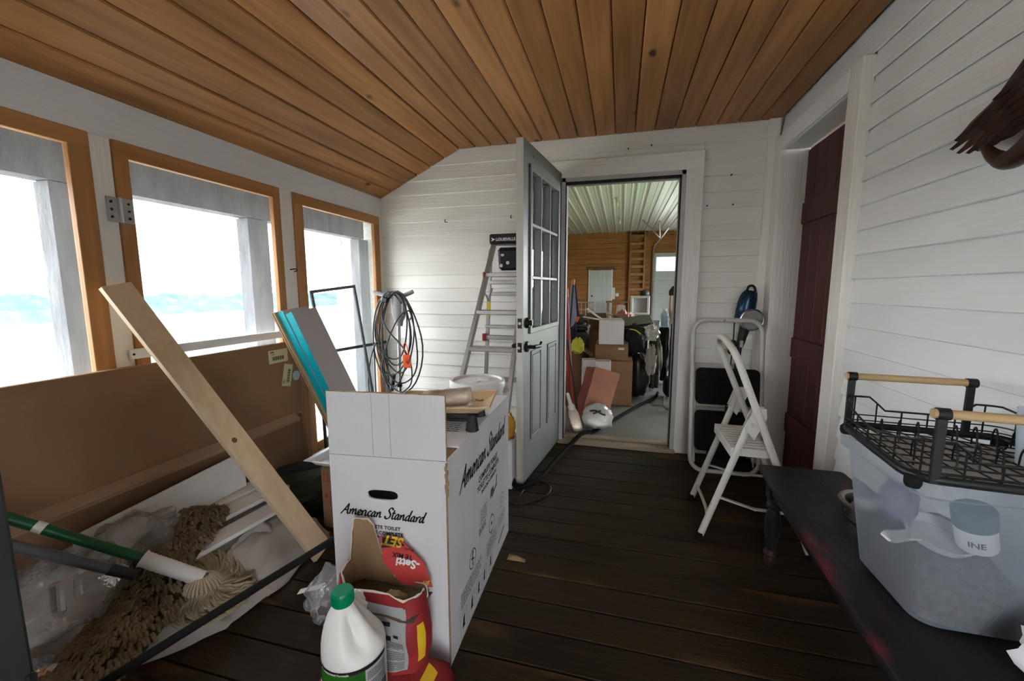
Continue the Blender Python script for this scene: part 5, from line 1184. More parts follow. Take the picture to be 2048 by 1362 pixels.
for (p, q) in (((.055, .10), (.095, .10)), ((.095, .10), (.075, .14)), ((.075, .14), (.055, .10))): bar(mb, FS, p, q, .004)
build(mb, 'warning_triangle', 'ink_red', sbx)
tr_ = thing('plastic_tray', 'shallow white plastic tray on the small brown carton', 'tray', (-1.25, 1.85, .333))
def wtray(u, v):
    a, b = 2*u-1, 2*v-1; e = max(abs(a), abs(b)); return Vector((-1.30 + a*.27, 1.84 + b*.15, .338 + (.028 if e > .9 else (.0 if e < .8 else .28*(e-.8)))))
build(MB().grid(wtray, 20, 20), 'tray_pan', 'white_plastic', tr_, smooth=40)

# ------------------------------------------------------------------ leaning cartons and laminate boards, window screens
ft_ = Vector((-1.425, 2.03, 0)); upv = (Vector((-1.885, 1.925, 1.10)) - ft_).normalized(); ydir = (Vector((0, 1, 0)) - upv*upv.y).normalized(); nrm = ydir.cross(upv).normalized()
if nrm.x < 0: nrm = -nrm
TL_ = Matrix(((ydir.x, nrm.x, upv.x, ft_.x), (ydir.y, nrm.y, upv.y, ft_.y), (ydir.z, nrm.z, upv.z, ft_.z), (0, 0, 0, 1))); LL = (Vector((-1.885, 1.925, 1.10)) - ft_).length
for i, (d, dz) in enumerate(((-.030, .0), (-.0165, .012))):
    lp = thing('laminate_board', ('inner' if i == 0 else 'outer') + ' of two thin brown floorboards behind the teal cartons', 'board', ft_ + nrm*d)
    build(MB().box((.085, d, LL/2+.03), (.19, .004, LL-.01), mx=TL_), 'board_face', 'laminate', lp); build(MB().box((.085, d+.0045, LL/2+.03), (.19, .004, LL-.01), mx=TL_), 'board_core', 'laminate_core', lp)
for i, (d0, d1, L0, yo, lab) in enumerate(((-.008, .034, LL, .006, 'long teal edged carton leaning against the window, inner one'), (.0365, .082, LL-.028, .010, 'long teal edged carton with broad grey face, outer one'))):
    tc_ = thing('flooring_carton', lab, 'box', ft_ + nrm*d0); mid = (d0+d1)/2
    build(MB().box((yo+.105, mid, L0/2+.04), (.205, d1-d0, L0-.045), ch=.0015, mx=TL_), 'carton_body', 'carton_grey', tc_)
    build(MB().box((yo+.0018, mid, L0/2+.04), (.002, d1-d0-.001, L0-.047), mx=TL_), 'teal_side', 'teal', tc_)
def wscreen(name, label, bl, br, tr, tl, fr, w, m, mesh):
    t = thing(name, label, 'screen', ((bl+br)/2)); n_ = (br-bl).cross(tl-bl).normalized(); P4 = [bl, br, tr, tl]
    for i in range(4):
        a, b = P4[i], P4[(i+1) % 4]; c = (P4[(i+2) % 4] - b).normalized(); c2 = (P4[i-1] - a).normalized()
        vs = [a, b, b + c*w, a + c2*w]; vs = vs + [p + n_*.010 for p in vs]; build(MB().add(vs, [(3, 2, 1, 0), (4, 5, 6, 7), (0, 1, 5, 4), (1, 2, 6, 5), (2, 3, 7, 6), (3, 0, 4, 7)]), 'frame_bar', m, t)
    build(MB().add([p + n_*.005 for p in P4], [(0, 1, 2, 3)]), 'screen_mesh', mesh, t); return t
V = Vector
wscreen('window_screen', 'grey framed window screen leaning in the third opening', V((-1.715, 2.215, .0)), V((-1.715, 2.655, .0)), V((-1.9, 2.652, 1.279)), V((-1.9, 2.194, 1.240)), 0, .020, 'screen_grey', 'screen_dark')
wscreen('window_screen', 'darker low window screen standing behind the grey one', V((-1.97, 2.33, .0)), V((-1.97, 3.185, .0)), V((-1.985, 3.18, .80)), V((-1.985, 2.33, .825)), 0, .022, 'black', 'screen_dark')

# ------------------------------------------------------------------ upright sweeper hung with coiled cord
sv_ = thing('floor_sweeper', 'grey upright floor sweeper with chrome pole in the corner', 'vacuum', (-1.73, 2.95, 0))
build(MB().tube(catmull([(-1.93, 2.95, 1.222), (-1.84, 2.95, 1.20), (-1.75, 2.95, 1.185), (-1.66, 2.95, 1.20), (-1.585, 2.95, 1.228)], 6), .017, 12), 'handlebar', 'vac_grey', sv_, smooth=40)
build(MB().lathe([(.028, .955), (.032, .97), (.034, .99), (.052, 1.02), (.060, 1.06), (.060, 1.14), (.052, 1.20), (.02, 1.215)], (-1.715, 2.95, 0), 20, sy=.7), 'motor_housing', 'vac_grey', sv_, smooth=40)
build(MB().box((-1.655, 2.93, 1.09), (.03, .05, .10), ch=.01), 'switch_box', 'vac_grey', sv_)
build(MB().tube([(-1.718, 2.95, .96), (-1.735, 2.95, .10)], .015, 14), 'pole', 'chrome', sv_, smooth=40)
build(MB().tube([(-1.729, 2.95, .49), (-1.730, 2.95, .455)], .020, 12).tube([(-1.77, 2.94, .56), (-1.80, 2.94, .42)], .016, 8), 'clamp', 'black', sv_, smooth=40)
build(MB().box((-1.73, 2.95, .05), (.28, .12, .09), ch=.025), 'sweeper_head', 'vac_grey', sv_)
cd_ = thing('extension_cord', 'dark grey cord coiled over the sweeper handlebar', 'cord', (-1.72, 2.90, .4)); rnd = random.Random(3)
loops = [(-1.775, .83, .165, .355, .0), (-1.765, .865, .150, .315, .2), (-1.70, .80, .185, .385, -.15), (-1.725, .92, .13, .27, .5), (-1.69, .83, .160, .34, -.35), (-1.755, .93, .15, .25, .8), (-1.72, .89, .165, .30, -.6)]
for i, (cx_, cz_, rx, rz, tl_) in enumerate(loops):
    pts = []
    for k in range(30):
        a = 2*PI*k/30; x = rx*math.cos(a)*(1 + .06*math.sin(2*a+i)); z = rz*math.sin(a); x += .28*tl_*rx*(z/rz)*.5 ; z *= (1 + .04*math.sin(3*a + i*2))
        top = 1.222 - (cz_ + rz)
        pts.append((cx_ + x, 2.912 + .018*math.sin(a*2+i) - .004*i + .012, cz_ + z + (top*max(0, math.sin(a))**3)))
    build(MB().tube(pts, .0062, 7, closed=True), 'cord_loop', 'cord_grey', cd_, smooth=60)
for pts in ([(-1.80, 2.90, 1.2), (-1.83, 2.89, 1.05), (-1.78, 2.88, .93), (-1.66, 2.885, .80), (-1.59, 2.89, .66), (-1.60, 2.90, .5), (-1.68, 2.90, .42)], [(-1.88, 2.9, .86), (-1.94, 2.88, .70), (-1.965, 2.87, .52), (-1.955, 2.86, .42), (-1.93, 2.86, .30)], [(-1.92, 2.90, .80), (-1.915, 2.89, .5), (-1.91, 2.88, .28)], [(-1.60, 2.9, 1.0), (-1.57, 2.89, 1.04), (-1.60, 2.89, 1.08), (-1.68, 2.89, 1.03), (-1.78, 2.89, .85), (-1.85, 2.89, .62), (-1.80, 2.89, .46), (-1.78, 2.89, .38), (-1.84, 2.89, .2)]):
    build(MB().tube(catmull(pts, 7), .0058, 7), 'cord_tail', 'cord_grey', cd_, smooth=60)
build(MB().box((-1.80, 2.90, 1.165), (.055, .04, .045), (0, .4, 0), ch=.008), 'plug', 'black', cd_)
ot = thing('warning_tag', 'bright orange tag hanging from the coiled cord', 'tag', (-1.617, 2.88, .64))
build(MB().box((-1.617, 2.882, .682), (.072, .006, .105), ch=.006), 'tag_plate', 'tag_orange', ot); build(MB().tube(catmull([(-1.625, 2.88, .73), (-1.645, 2.88, .79), (-1.63, 2.88, .83), (-1.61, 2.88, .79), (-1.605, 2.88, .73)], 5), .0035, 6), 'tie', 'tag_orange', ot)
build(MB().box((-1.617, 2.8785, .70), (.03, .001, .004)).box((-1.617, 2.8785, .688), (.035, .001, .003)).box((-1.617, 2.8785, .675), (.018, .001, .018)), 'tag_print', 'ink_red', ot)['kind'] = 'stuff'

# ------------------------------------------------------------------ aluminium stepladder behind the door
la = thing('step_ladder', 'aluminium stepladder with red feet standing behind the open door', 'ladder', (-.93, 2.75, 0))
def lpos(x0, x1, z, off=0): t = z/1.62; return V((x0 + (x1-x0)*t, 2.33 + .488*z + off, z))
for (xf, xt) in ((-1.131, -.968), (-.715, -.70)):
    A, B = lpos(xf, xt, 0.0), lpos(xf, xt, 1.60); d = (B-A).normalized()
    mb = MB(); Tr = frame3(A, d, (-1, 0, 0)); L0 = (B-A).length
    mb.box((L0/2, 0, 0), (L0, .026, .006), mx=Tr).box((L0/2, -.011, -.022), (L0, .004, .045), mx=Tr).box((L0/2, .011, -.022), (L0, .004, .045), mx=Tr) 
    build(mb, 'front_rail', 'alu', la); build(MB().box((.03, 0, -.015), (.07, .036, .06), ch=.006, mx=Tr), 'foot', 'red', la)
for z in (.30, .58, .835, 1.09, 1.365):
    a = lpos(-1.131, -.968, z); b = lpos(-.715, -.70, z)
    build(MB().box(((a.x+b.x)/2, a.y+.03, z-.012), (b.x-a.x, .085, .032), ch=.004), 'tread', 'alu', la)
    if z > 1.3: build(MB().box((a.x-.012, a.y-.004, z-.012), (.014, .035, .045), ch=.004), 'tread_bracket', 'red', la)
for (xf, xt) in ((-1.10, -1.00), (-.70, -.69)):
    A, B = V((xf, 3.215, 0)), V((xt, 3.14, 1.56)); d = (B-A).normalized(); Tr = frame3(A, d, (-1, 0, 0)); build(MB().box((1.56/2, 0, 0), (1.56, .030, .022), ch=.003, mx=Tr), 'rear_rail', 'alu', la)
    build(MB().box((.02, 0, 0), (.05, .04, .04), ch=.006, mx=Tr), 'foot', 'red', la)
for z, hw in ((.52, .035), (.86, .035), (.95, .022), (1.21, .03), (1.30, .03)):
    build(MB().box((-.875, 3.155, z), (.36, .03, hw), ch=.004), 'rear_brace', 'alu', la)
    if hw == .035: build(MB().box((-1.06, 3.145, z), (.03, .04, .06), ch=.006), 'brace_bracket', 'red', la)
build(MB().box((-1.015, 3.12, 1.09), (.035, .004, .11), ch=.001), 'safety_decal', 'ladder_yellow', la)
build(MB().box((-.835, 3.125, 1.625), (.30, .14, .075), ch=.010), 'top_cap', 'black', la)
TC = frame3((-.968, 3.0535, 1.61), (1, 0, 0), (0, 0, 1)); mb = MB(); flat(mb, TC, [(0.0, -.004), (.032, .011), (.0, .026), (.008, .011)]); mb.text('LOUISVILLE', .030, TC @ Matrix.Translation((.037, .0, 0)), bold=.0010, space=1.02); build(mb, 'brand_lettering', 'white_print', la)
mb = MB(); mb.box((-.80, 3.02, 1.47), (.20, .05, .17), (.25, 0, 0), ch=.02); build(mb, 'tool_tray', 'black', la)
for (dx, dz) in ((-.06, .03), (-.02, -.03), (.02, .05), (-.07, -.05)): build(MB().tube([(-.80+dx, 2.985, 1.47+dz), (-.80+dx, 2.99, 1.47+dz)], .013, 10), 'tray_hole', 'alu', la)
build(MB().tube([(-1.0, 2.98, 1.22), (-.985, 3.02, 1.16), (-.99, 3.14, 1.25)], .007, 6), 'spreader', 'steel', la)

# ------------------------------------------------------------------ folding step stools
fsn = thing('folded_stool', 'folded white step stool with black ribbed treads by the wall', 'stool', (.70, 2.95, 0))
def fp(x, z): return V((x, 2.915 + .135*z, z))
def rrect(x0, x1, z0, z1, r, n=6):
    pts = []
    for (cx_, cz_, a0) in ((x1-r, z0+r, -90), (x1-r, z1-r, 0), (x0+r, z1-r, 90), (x0+r, z0+r, 180)):
        for k in range(n+1): a = R_(a0 + 90*k/n); pts.append(fp(cx_ + r*math.cos(a), cz_ + r*math.sin(a)))
    return pts
build(MB().tube(rrect(.492, .918, .016, 1.035, .085), .0145, 12, closed=True), 'tube_frame', 'stool_white', fsn, smooth=60)
build(MB().tube([fp(.52, .05) + V((0, .045, 0)), fp(.52, .60) + V((0, .045, 0))], .011, 10), 'leg', 'stool_white', fsn, smooth=60)
build(MB().tube([fp(.89, .05) + V((0, .045, 0)), fp(.89, .60) + V((0, .045, 0))], .011, 10), 'leg', 'stool_white', fsn, smooth=60)
for (z0, z1) in ((.475, .715), (.165, .43)):
    sd_ = build(MB().prism([(p.x, p.z) for p in rrect(.512, .898, z0, z1, .03, 4)], .022, Matrix(((1, 0, 0, 0), (0, .135, -1, 2.895), (0, 1, 0, 0), (0, 0, 0, 1)))), 'tread', 'rubber', fsn)
    for k in range(8):
        z = z0 + .02 + (z1-z0-.04)*k/7; build(MB().box((.705, 2.873 + .135*z - .003, z), (.36, .008, .014), ch=.003), 'tread_rib', 'rubber', sd_)
build(MB().box((.705, 2.885, .45), (.045, .02, .06), ch=.004), 'link', 'rubber', fsn); build(MB().box((.705, 2.86, .10), (.30, .05, .075), ch=.015), 'lower_bracket', 'rubber', fsn)
for x in (.492, .918): build(MB().tube([fp(x, .63), fp(x, .66)], .018, 10), 'rivet_collar', 'stool_white', fsn, smooth=40)
us = thing('step_stool', 'open white step stool standing in front of the folded one', 'stool', (.66, 2.28, 0))
def ra_(y, x0, k, z): return V((x0 - k*z, y, z))
arch = [ra_(2.063, .891, .392, z) for z in (0.012, .4, .8, .92)]
n_ = [ra_(2.475, .929, .42, z) for z in (0.012, .4, .8, .92)]
top_pts = []
for k in range(1, 12):
    a = PI*k/12; c0 = arch[-1].lerp(n_[-1], .5 - .5*math.cos(a)); z = .92 + .085*math.sin(a); x = c0.x - .40*.085*math.sin(a); top_pts.append(V((x, c0.y, z)))
build(MB().tube(arch + top_pts + n_[::-1], .0160, 14), 'hoop_frame', 'stool_white', us, smooth=60)
fA0, fA1 = V((.416, 2.098, .012)), V((.612, 2.10, .635)); fB0, fB1 = V((.440, 2.50, .012)), V((.637, 2.485, .632))
build(MB().tube([fA0, fA1], .0158, 14), 'leg', 'stool_white', us, smooth=60); build(MB().tube([fB0, fB1], .0158, 14), 'leg', 'stool_white', us, smooth=60)
for p in (fA0, fB0, arch[0], n_[0]): build(MB().lathe([(.018, -.012), (.020, -.006), (.019, .028)], p, 14), 'rubber_foot', 'rubber', us, smooth=40)
for (y, x0, k, fx) in ((2.082, .891, .392, fA1), (2.490, .929, .42, fB1)):
    q = [(fx.x-.035, .60), (fx.x+.008, .545), (fx.x+.055, .655), (fx.x+.05, .70), (fx.x-.002, .70)]
    for dy in (-.018, .016): build(MB().prism(q, .003, Matrix(((1, 0, 0, 0), (0, 0, 1, y+dy), (0, 1, 0, 0), (0, 0, 0, 1)))), 'bracket_plate', 'stool_white', us)
    for (bx_, bz_) in ((fx.x-.005, .62), (fx.x+.035, .665)): build(MB().tube([(bx_, y-.022, bz_), (bx_, y+.024, bz_)], .006, 8), 'rivet', 'steel', us)
TPm = Matrix.Translation((.622, 2.285, .478))
stp = build(MB().box((0, 0, 0), (.175, .36, .022), ch=.003, mx=TPm).box((-.086, 0, -.02), (.004, .36, .03), mx=TPm), 'tread', 'stool_white', us)
for k in range(9): build(MB().box((0, -.15+.0375*k, .0125), (.155, .012, .006), ch=.002, mx=TPm), 'tread_rib', 'stool_white', stp)
for y in (2.105, 2.465): build(MB().box((.625, y, .470), (.18, .006, .04), ch=.001), 'tread_side', 'stool_white', us)
build(MB().tube([V((.53, 2.10, .40)), V((.53, 2.30, .40)), V((.535, 2.49, .40))], .009, 8) if False else MB().tube([fA0.lerp(fA1, .72), fB0.lerp(fB1, .72)], .008, 8), 'cross_bar', 'stool_white', us)
build(MB().tube(catmull([fB0.lerp(fB1, .14), fA0.lerp(fA1, .14).lerp(fB0.lerp(fB1, .14), .35) + V((.02, 0, -.01)), fA0.lerp(fA1, .13)], 6), .009, 8), 'cross_bar', 'stool_white', us, smooth=60)
for (f0, f1, yy, x0, k) in ((fA0, fA1, 2.075, .891, .392), (fB0, fB1, 2.485, .929, .42)):
    a = f0.lerp(f1, .36); b = V((x0 - k*.20, yy, .20)); m_ = a.lerp(b, .5) + V((0, 0, -.02))
    build(MB().box((0, 0, 0), ((m_-a).length, .006, .020), mx=frame3((a+m_)/2, (m_-a), (0, 1, 0)) @ Matrix.Rotation(PI/2, 4, 'X')), 'fold_link', 'stool_white', us)
    build(MB().box((0, 0, 0), ((b-m_).length, .006, .020), mx=frame3((b+m_)/2, (b-m_), (0, 1, 0)) @ Matrix.Rotation(PI/2, 4, 'X')), 'fold_link', 'stool_white', us)
    build(MB().tube([m_ + V((0, -.006, 0)), m_ + V((0, .006, 0))], .007, 8), 'rivet', 'steel', us)

# ------------------------------------------------------------------ stick vacuum in the corner
sk_ = thing('stick_vacuum', 'blue and silver stick vacuum standing in the corner', 'vacuum', (.80, 3.17, 0)); yv = 3.165
T = Matrix.Translation((.845, yv, 1.13)) @ Euler((0, R_(10), 0)).to_matrix().to_4x4()
build(MB().lathe([(.030, -.11), (.052, -.09), (.058, -.02), (.052, .05), (.042, .095), (.02, .105)], mx=T, n=22, sy=.75), 'motor_body', 'blue_vac', sk_, smooth=50)
build(MB().tube(catmull([T @ V((-.025, 0, .09)), T @ V((-.02, 0, .13)), T @ V((.01, 0, .135)), T @ V((.03, 0, .10))], 5), .008, 8), 'carry_loop', 'black', sk_, smooth=50)
build(MB().box((.02, 0, .0), (.06, .06, .13), ch=.02, mx=T), 'hand_grip', 'black', sk_)
TD = Matrix.Translation((.868, yv-.045, 1.035)) @ Matrix.Rotation(PI/2, 4, 'X')
build(MB().lathe([(.0, -.045), (.066, -.045), (.074, -.02), (.074, .0), (.062, .012), (.0, .012)], mx=TD, n=30, cap=False), 'dust_cup', 'vac_grey', sk_, smooth=40)
build(MB().tube([TD @ V((.070*math.cos(2*PI*k/36), .070*math.sin(2*PI*k/36), .006)) for k in range(36)], .007, 8, closed=True), 'silver_ring', 'chrome', sk_, smooth=60)
build(MB().tube([(.845, yv, 1.0), (.825, yv, .90), (.815, yv, .84)], lambda t: .036-.014*t, 12), 'neck', 'black', sk_, smooth=40); build(MB().box((.820, yv-.025, .865), (.022, .012, .05), ch=.004), 'latch', 'alu', sk_)
build(MB().tube([(.815, yv, .86), (.775, yv, .12)], .017, 12), 'wand', 'dark_steel', sk_, smooth=40); build(MB().box((.765, yv-.01, .84), (.05, .03, .10), ch=.01), 'tool_clip', 'black', sk_)
build(MB().box((.76, yv-.035, .055), (.24, .11, .07), ch=.02), 'floor_head', 'black', sk_)
build(MB().tube(catmull([(.83, yv-.03, 1.24), (.79, yv-.035, 1.19), (.765, yv-.04, 1.05), (.762, yv-.04, .85), (.745, yv-.04, .5), (.74, yv-.04, .15)], 6), .0045, 6), 'power_cord', 'black', sk_, smooth=60)

# ------------------------------------------------------------------ bench, bin, dish rack, bowl, cloth
be = thing('wooden_bench', 'distressed black and red wooden bench along the right wall', 'bench', (.78, 1.2, 0)); ZB = .45
poly = [(.633, 2.020), (.640, 2.030), (.955, 2.032), (.966, 2.020), (.966, .34), (.545, .34)]
build(MB().prism(poly, .028, Matrix.Translation((0, 0, ZB-.028))), 'bench_top', 'bench_paint', be, bev=.006)
build(MB().prism([(.672, 1.99), (.690, 1.99), (.605, .38), (.587, .38)], .075, Matrix.Translation((0, 0, ZB-.104))), 'apron', 'bench_paint', be)
build(MB().box((.80, 1.985, ZB-.066), (.27, .018, .075)), 'apron', 'bench_paint', be)
build(MB().box((.945, 1.19, ZB-.066), (.018, 1.6, .075)), 'apron', 'bench_paint', be)
for (x, y) in ((.690, 1.970), (.925, 1.970), (.612, .42), (.925, .42)):
    lg = build(MB().box((x, y, .375), (.058, .058, .11), ch=.003).lathe([(.028, .32), (.031, .312), (.022, .302), (.030, .292), (.030, .282), (.020, .272), (.026, .255), (.033, .21), (.029, .15), (.019, .085), (.017, .075)], (x, y, 0), 20), 'leg', 'bench_paint', be, smooth=40)
    build(MB().lathe([(.017, .078), (.027, .068), (.029, .058), (.020, .048), (.024, .036), (.022, .015), (.012, 0)], (x, y, 0), 20), 'turned_foot', 'bench_foot', lg, smooth=40)
bn = thing('storage_tote', 'frosted clear plastic tote holding feed on the bench', 'tote', (.82, 1.23, ZB))
def brect(x0, x1, y0, y1, r, z, n=7):
    pts = []
    for (cx_, cy_, a0) in ((x1-r, y0+r, -90), (x1-r, y1-r, 0), (x0+r, y1-r, 90), (x0+r, y0+r, 180)):
        for k in range(n): a = R_(a0 + 90*k/(n-1)); pts.append(V((cx_ + r*math.cos(a), cy_ + r*math.sin(a), z)))
    return pts
def bsec(t, ins=0): return brect(.702-.050*t+ins, .925+.035*t-ins, 1.095-.045*t+ins, 1.375+.025*t-ins, .045, ZB+.003+.365*t)
rings = [brect(.715, .91, 1.11, 1.36, .035, ZB+.003)] + [bsec(t) for t in (.02, .25, .5, .75, .93)] + [brect(.640, .968, 1.04, 1.41, .045, ZB+.345), brect(.638, .970, 1.038, 1.412, .045, ZB+.378)]
build(loft(MB(), rings), 'tote_wall', 'frosted', bn, smooth=50)
gr_ = thing('animal_feed', 'brown feed pellets sloping inside the frosted tote', 'feed', (.82, 1.23, ZB+.01)); gr_['kind'] = 'stuff'
def feed(u, v):
    a = 2*PI*v; x = .812 + .106*u*math.copysign(abs(math.cos(a))**.5, math.cos(a)); y = 1.235 + .130*u*math.copysign(abs(math.sin(a))**.5, math.sin(a)); return V((x, y, ZB + .085 + .085*(y-1.12)/.25 + .012*noise.noise(V((x*30, y*30, 2))) + .004*noise.noise(V((x*90, y*90, 1)))))
mb = MB().grid(feed, 16, 40); rb_ = [V((feed(1, k/40).x, feed(1, k/40).y, ZB+.010)) for k in range(40)]; rt_ = [feed(1, k/40) for k in range(40)]
mb.add(rb_ + rt_, [(k, (k+1) % 40, 40+(k+1) % 40, 40+k) for k in range(40)] + [tuple(range(40))]); build(mb, 'pellets', 'grain', gr_, smooth=60)
sc_ = thing('feed_scoop', 'white flat scoop lying on the feed in the tote', 'scoop', (.80, 1.24, ZB+.14))
TSc = Matrix.Translation((.815, 1.25, ZB+.150)) @ Euler((.28, 0, .35)).to_matrix().to_4x4()
build(MB().lathe([(0, .002), (.055, .004), (.068, .022), (.072, .022), (.060, 0), (0, -.002)], mx=TSc, n=28, cap=False), 'scoop_bowl', 'white_plastic', sc_, smooth=40)
build(MB().prism([(-.06, .016), (-.10, .012), (-.135, .018), (-.155, .010), (-.155, -.012), (-.135, -.020), (-.10, -.014), (-.06, -.018)], .006, TSc @ Matrix.Translation((0, 0, .016))), 'handle', 'white_plastic', sc_)
fb = thing('supplement_tub', 'white lettered tub with slate cap inside the tote', 'tub', (.865, 1.19, ZB+.14))
TF = Matrix.Translation((.870, 1.205, ZB+.165)) @ Euler((.1, -.25, 0)).to_matrix().to_4x4() @ Matrix.Scale(.70, 4)
build(MB().lathe([(.05, 0), (.054, .01), (.054, .075), (.05, .085)], mx=TF, n=28), 'tub_body', 'white_plastic', fb, smooth=40); build(MB().lathe([(.056, .086), (.058, .09), (.058, .150), (.05, .157), (0, .157)], mx=TF, n=28), 'cap', mat('slate_cap', (.08, .12, .14), .5), fb, smooth=40)
mb = MB(); mb.text('INE', .030, Matrix(), 'CENTER', bold=.0006); mb.v = [TF @ V((.0548*math.cos(R_(-122)+p.x/.0548), .0548*math.sin(R_(-122)+p.x/.0548), .030+p.y)) for p in mb.v]; build(mb, 'lettering', 'ink', fb)
bp_ = build(crumple((.755, 1.30, ZB+.215), (.038, .045, .055), 51, .2, 2.0), 'treat_pouch', mat('mauve_pouch', (.22, .20, .30), .6), smooth=60); tag(bp_, 'small mauve pouch propped on the feed in the tote', 'pouch')
rk = thing('dish_rack', 'black wire dish rack with wooden handles on the tote', 'rack', (.79, 1.2, ZB+.38)); ZR = ZB + .396
fr_ = brect(.592, .978, .998, 1.372, .05, ZR+.008, 6)
build(MB().tube(fr_, .0075, 8, closed=True, flat=1.3), 'base_frame', 'wire_black', rk, smooth=60)
for (x, y) in ((.604, 1.012), (.604, 1.358), (.962, 1.358), (.962, 1.012)): build(MB().lathe([(.013, -.017), (.016, -.010), (.016, .003), (.010, .010)], (x, y, ZR), 14), 'foot', 'rubber', rk, smooth=40)
build(MB().box((.785, 1.19, ZR-.012), (.33, .325, .004), ch=.001), 'drip_tray', 'drip_grey', rk)
k = 0
for i in range(8): build(MB().tube([(.625+.046*i, 1.0, ZR+.008), (.62+.034*i, 1.37, ZR+.008)], .0019, 6), 'wire', 'wire_black', rk)
for i in range(7): build(MB().tube([(.594, 1.035+.05*i, ZR+.011), (.976, 1.03+.039*i, ZR+.011)], .0019, 6), 'wire', 'wire_black', rk)
def toprail(z_lo, z_hi):
    o = []
    P = brect(.590, .980, .996, 1.374, .05, 0, 6); m = len(P)
    for p in P:
        mid = max(0, 1 - abs(p.x-.785)/.13) if (p.y > 1.35 or p.y < 1.02) else max(0, 1-abs(p.y-1.12)/.16)
        o.append(V((p.x, p.y, z_hi - (z_hi-z_lo)*min(1, mid*1.6))))
    return o
def dens(P, n):
    o = []
    for i, p in enumerate(P):
        q = P[(i+1) % len(P)]; c = max(1, int((q-p).length/n))
        for j in range(c): o.append(p.lerp(q, j/c))
    return o
rect = dens(brect(.590, .980, .996, 1.374, .05, 0, 6), .02)
def rz(p):
    if p.y > 1.36 or p.y < 1.01:
        e = min(abs(p.x-.590), abs(p.x-.98)); return ZR + (.092 if e < .075 else (.055 if e > .11 else .092 - .037*(e-.075)/.035))
    t = (p.y-1.0)/.37; return ZR + .055 + .037*(abs(2*t-1))**1.5
build(MB().tube([V((p.x, p.y, rz(p))) for p in rect], .0028, 6, closed=True), 'top_rail', 'wire_black', rk, smooth=60)
for h in (.022, .038): build(MB().tube([V((p.x, p.y, ZR+h)) for p in rect], .0019, 6, closed=True), 'side_wire', 'wire_black', rk, smooth=60)
acc = 0; last = rect[-1]
for p in rect:
    acc += (p-last).length; last = p
    if acc > .056: acc = 0; build(MB().tube([V((p.x, p.y, ZR+.006)), V((p.x, p.y, rz(p)))], .0021, 6), 'upright_wire', 'wire_black', rk)
for (y0, y1) in ((1.07, 1.13), (1.22, 1.28)):
    for i in range(8):
        x = .63 + .04*i; build(MB().tube(catmull([(x, y0, ZR+.01), (x+.006, y0+.012, ZR+.045), (x+.012, (y0+y1)/2, ZR+.062), (x+.018, y1-.012, ZR+.045), (x+.024, y1, ZR+.01)], 4), .0021, 6), 'plate_loop', 'wire_black', rk, smooth=60)
for (x, y) in ((.612, 1.374), (.893, 1.374), (.632, .996), (.945, .996)):
    build(MB().box((x, y, ZR+.075), (.020, .007, .15), ch=.002), 'handle_post', 'wire_black', rk); build(MB().tube([(x-.011, y, ZR+.150), (x+.011, y, ZR+.150)], .0125, 16), 'handle_collar', 'wire_black', rk, smooth=40)
for (y, xa, xb) in ((1.374, .596, .900), (.996, .614, .975)):
    build(MB().tube([(xa, y, ZR+.150), (xb, y, ZR+.150)], .0098, 16), 'handle_rod', 'rod_wood', rk, smooth=40)
piv = Matrix.Translation((.592, .998, 0)); rk.matrix_world = Matrix.Translation((.010, .012, 0)) @ piv @ Matrix.Rotation(R_(-5.5), 4, 'Z') @ Matrix.Scale(.93, 4, (1, 0, 0)) @ piv.inverted() @ rk.matrix_world
cu = build(MB().lathe([(.028, 0), (.036, .125), (.034, .125), (.026, .004), (0, .004)], (.893, 1.13, ZR+.014), 24, cap=False), 'plastic_cup', 'clear_cup', smooth=40); tag(cu, 'pale blue frosted cup standing in the dish rack', 'cup')
bo = thing('pet_bowl', 'steel pet bowl with paw prints on the bench', 'bowl', (.865, 1.60, ZB))
build(MB().lathe([(.070, 0), (.078, .004), (.088, .06), (.098, .064), (.101, .061), (.101, .066), (.092, .070), (.083, .064), (.07, .008), (0, .006)], (.865, 1.60, ZB), 40, cap=False), 'bowl_shell', 'steel_bowl', bo, smooth=40)
for aa in (150, 185, 220, 255, 290):
    for (da, dz, rr) in ((0, .024, .010), (-7, .040, .0045), (-2.5, .045, .0045), (2.5, .045, .0045), (7, .040, .0045)):
        a = R_(aa+da); rb2 = .0805 + .010*(dz/.06) + .001; build(MB().lathe([(0, 0), (rr, 0), (rr*.9, .0008), (0, .001)], mx=Matrix.Translation((.865+rb2*math.cos(a), 1.60+rb2*math.sin(a), ZB+dz)) @ Matrix.Rotation(a, 4, 'Z') @ Matrix.Rotation(PI/2, 4, 'Y'), n=10, cap=False), 'paw_print', 'ink', bo)
o = build(crumple((.866, 1.60, ZB+.045), (.058, .055, .032), 61, .3, 2.2), 'white_rag', 'lilac_cloth', smooth=60); tag(o, 'white crumpled rag resting in the steel pet bowl', 'rag')
o = build(crumple((.885, .985, ZB+.052), (.070, .055, .06), 62, .35, 2.0, flat=.1), 'paper_bundle', 'lilac_cloth', smooth=60); tag(o, 'crumpled white paper bundle at the near end of the bench', 'paper')

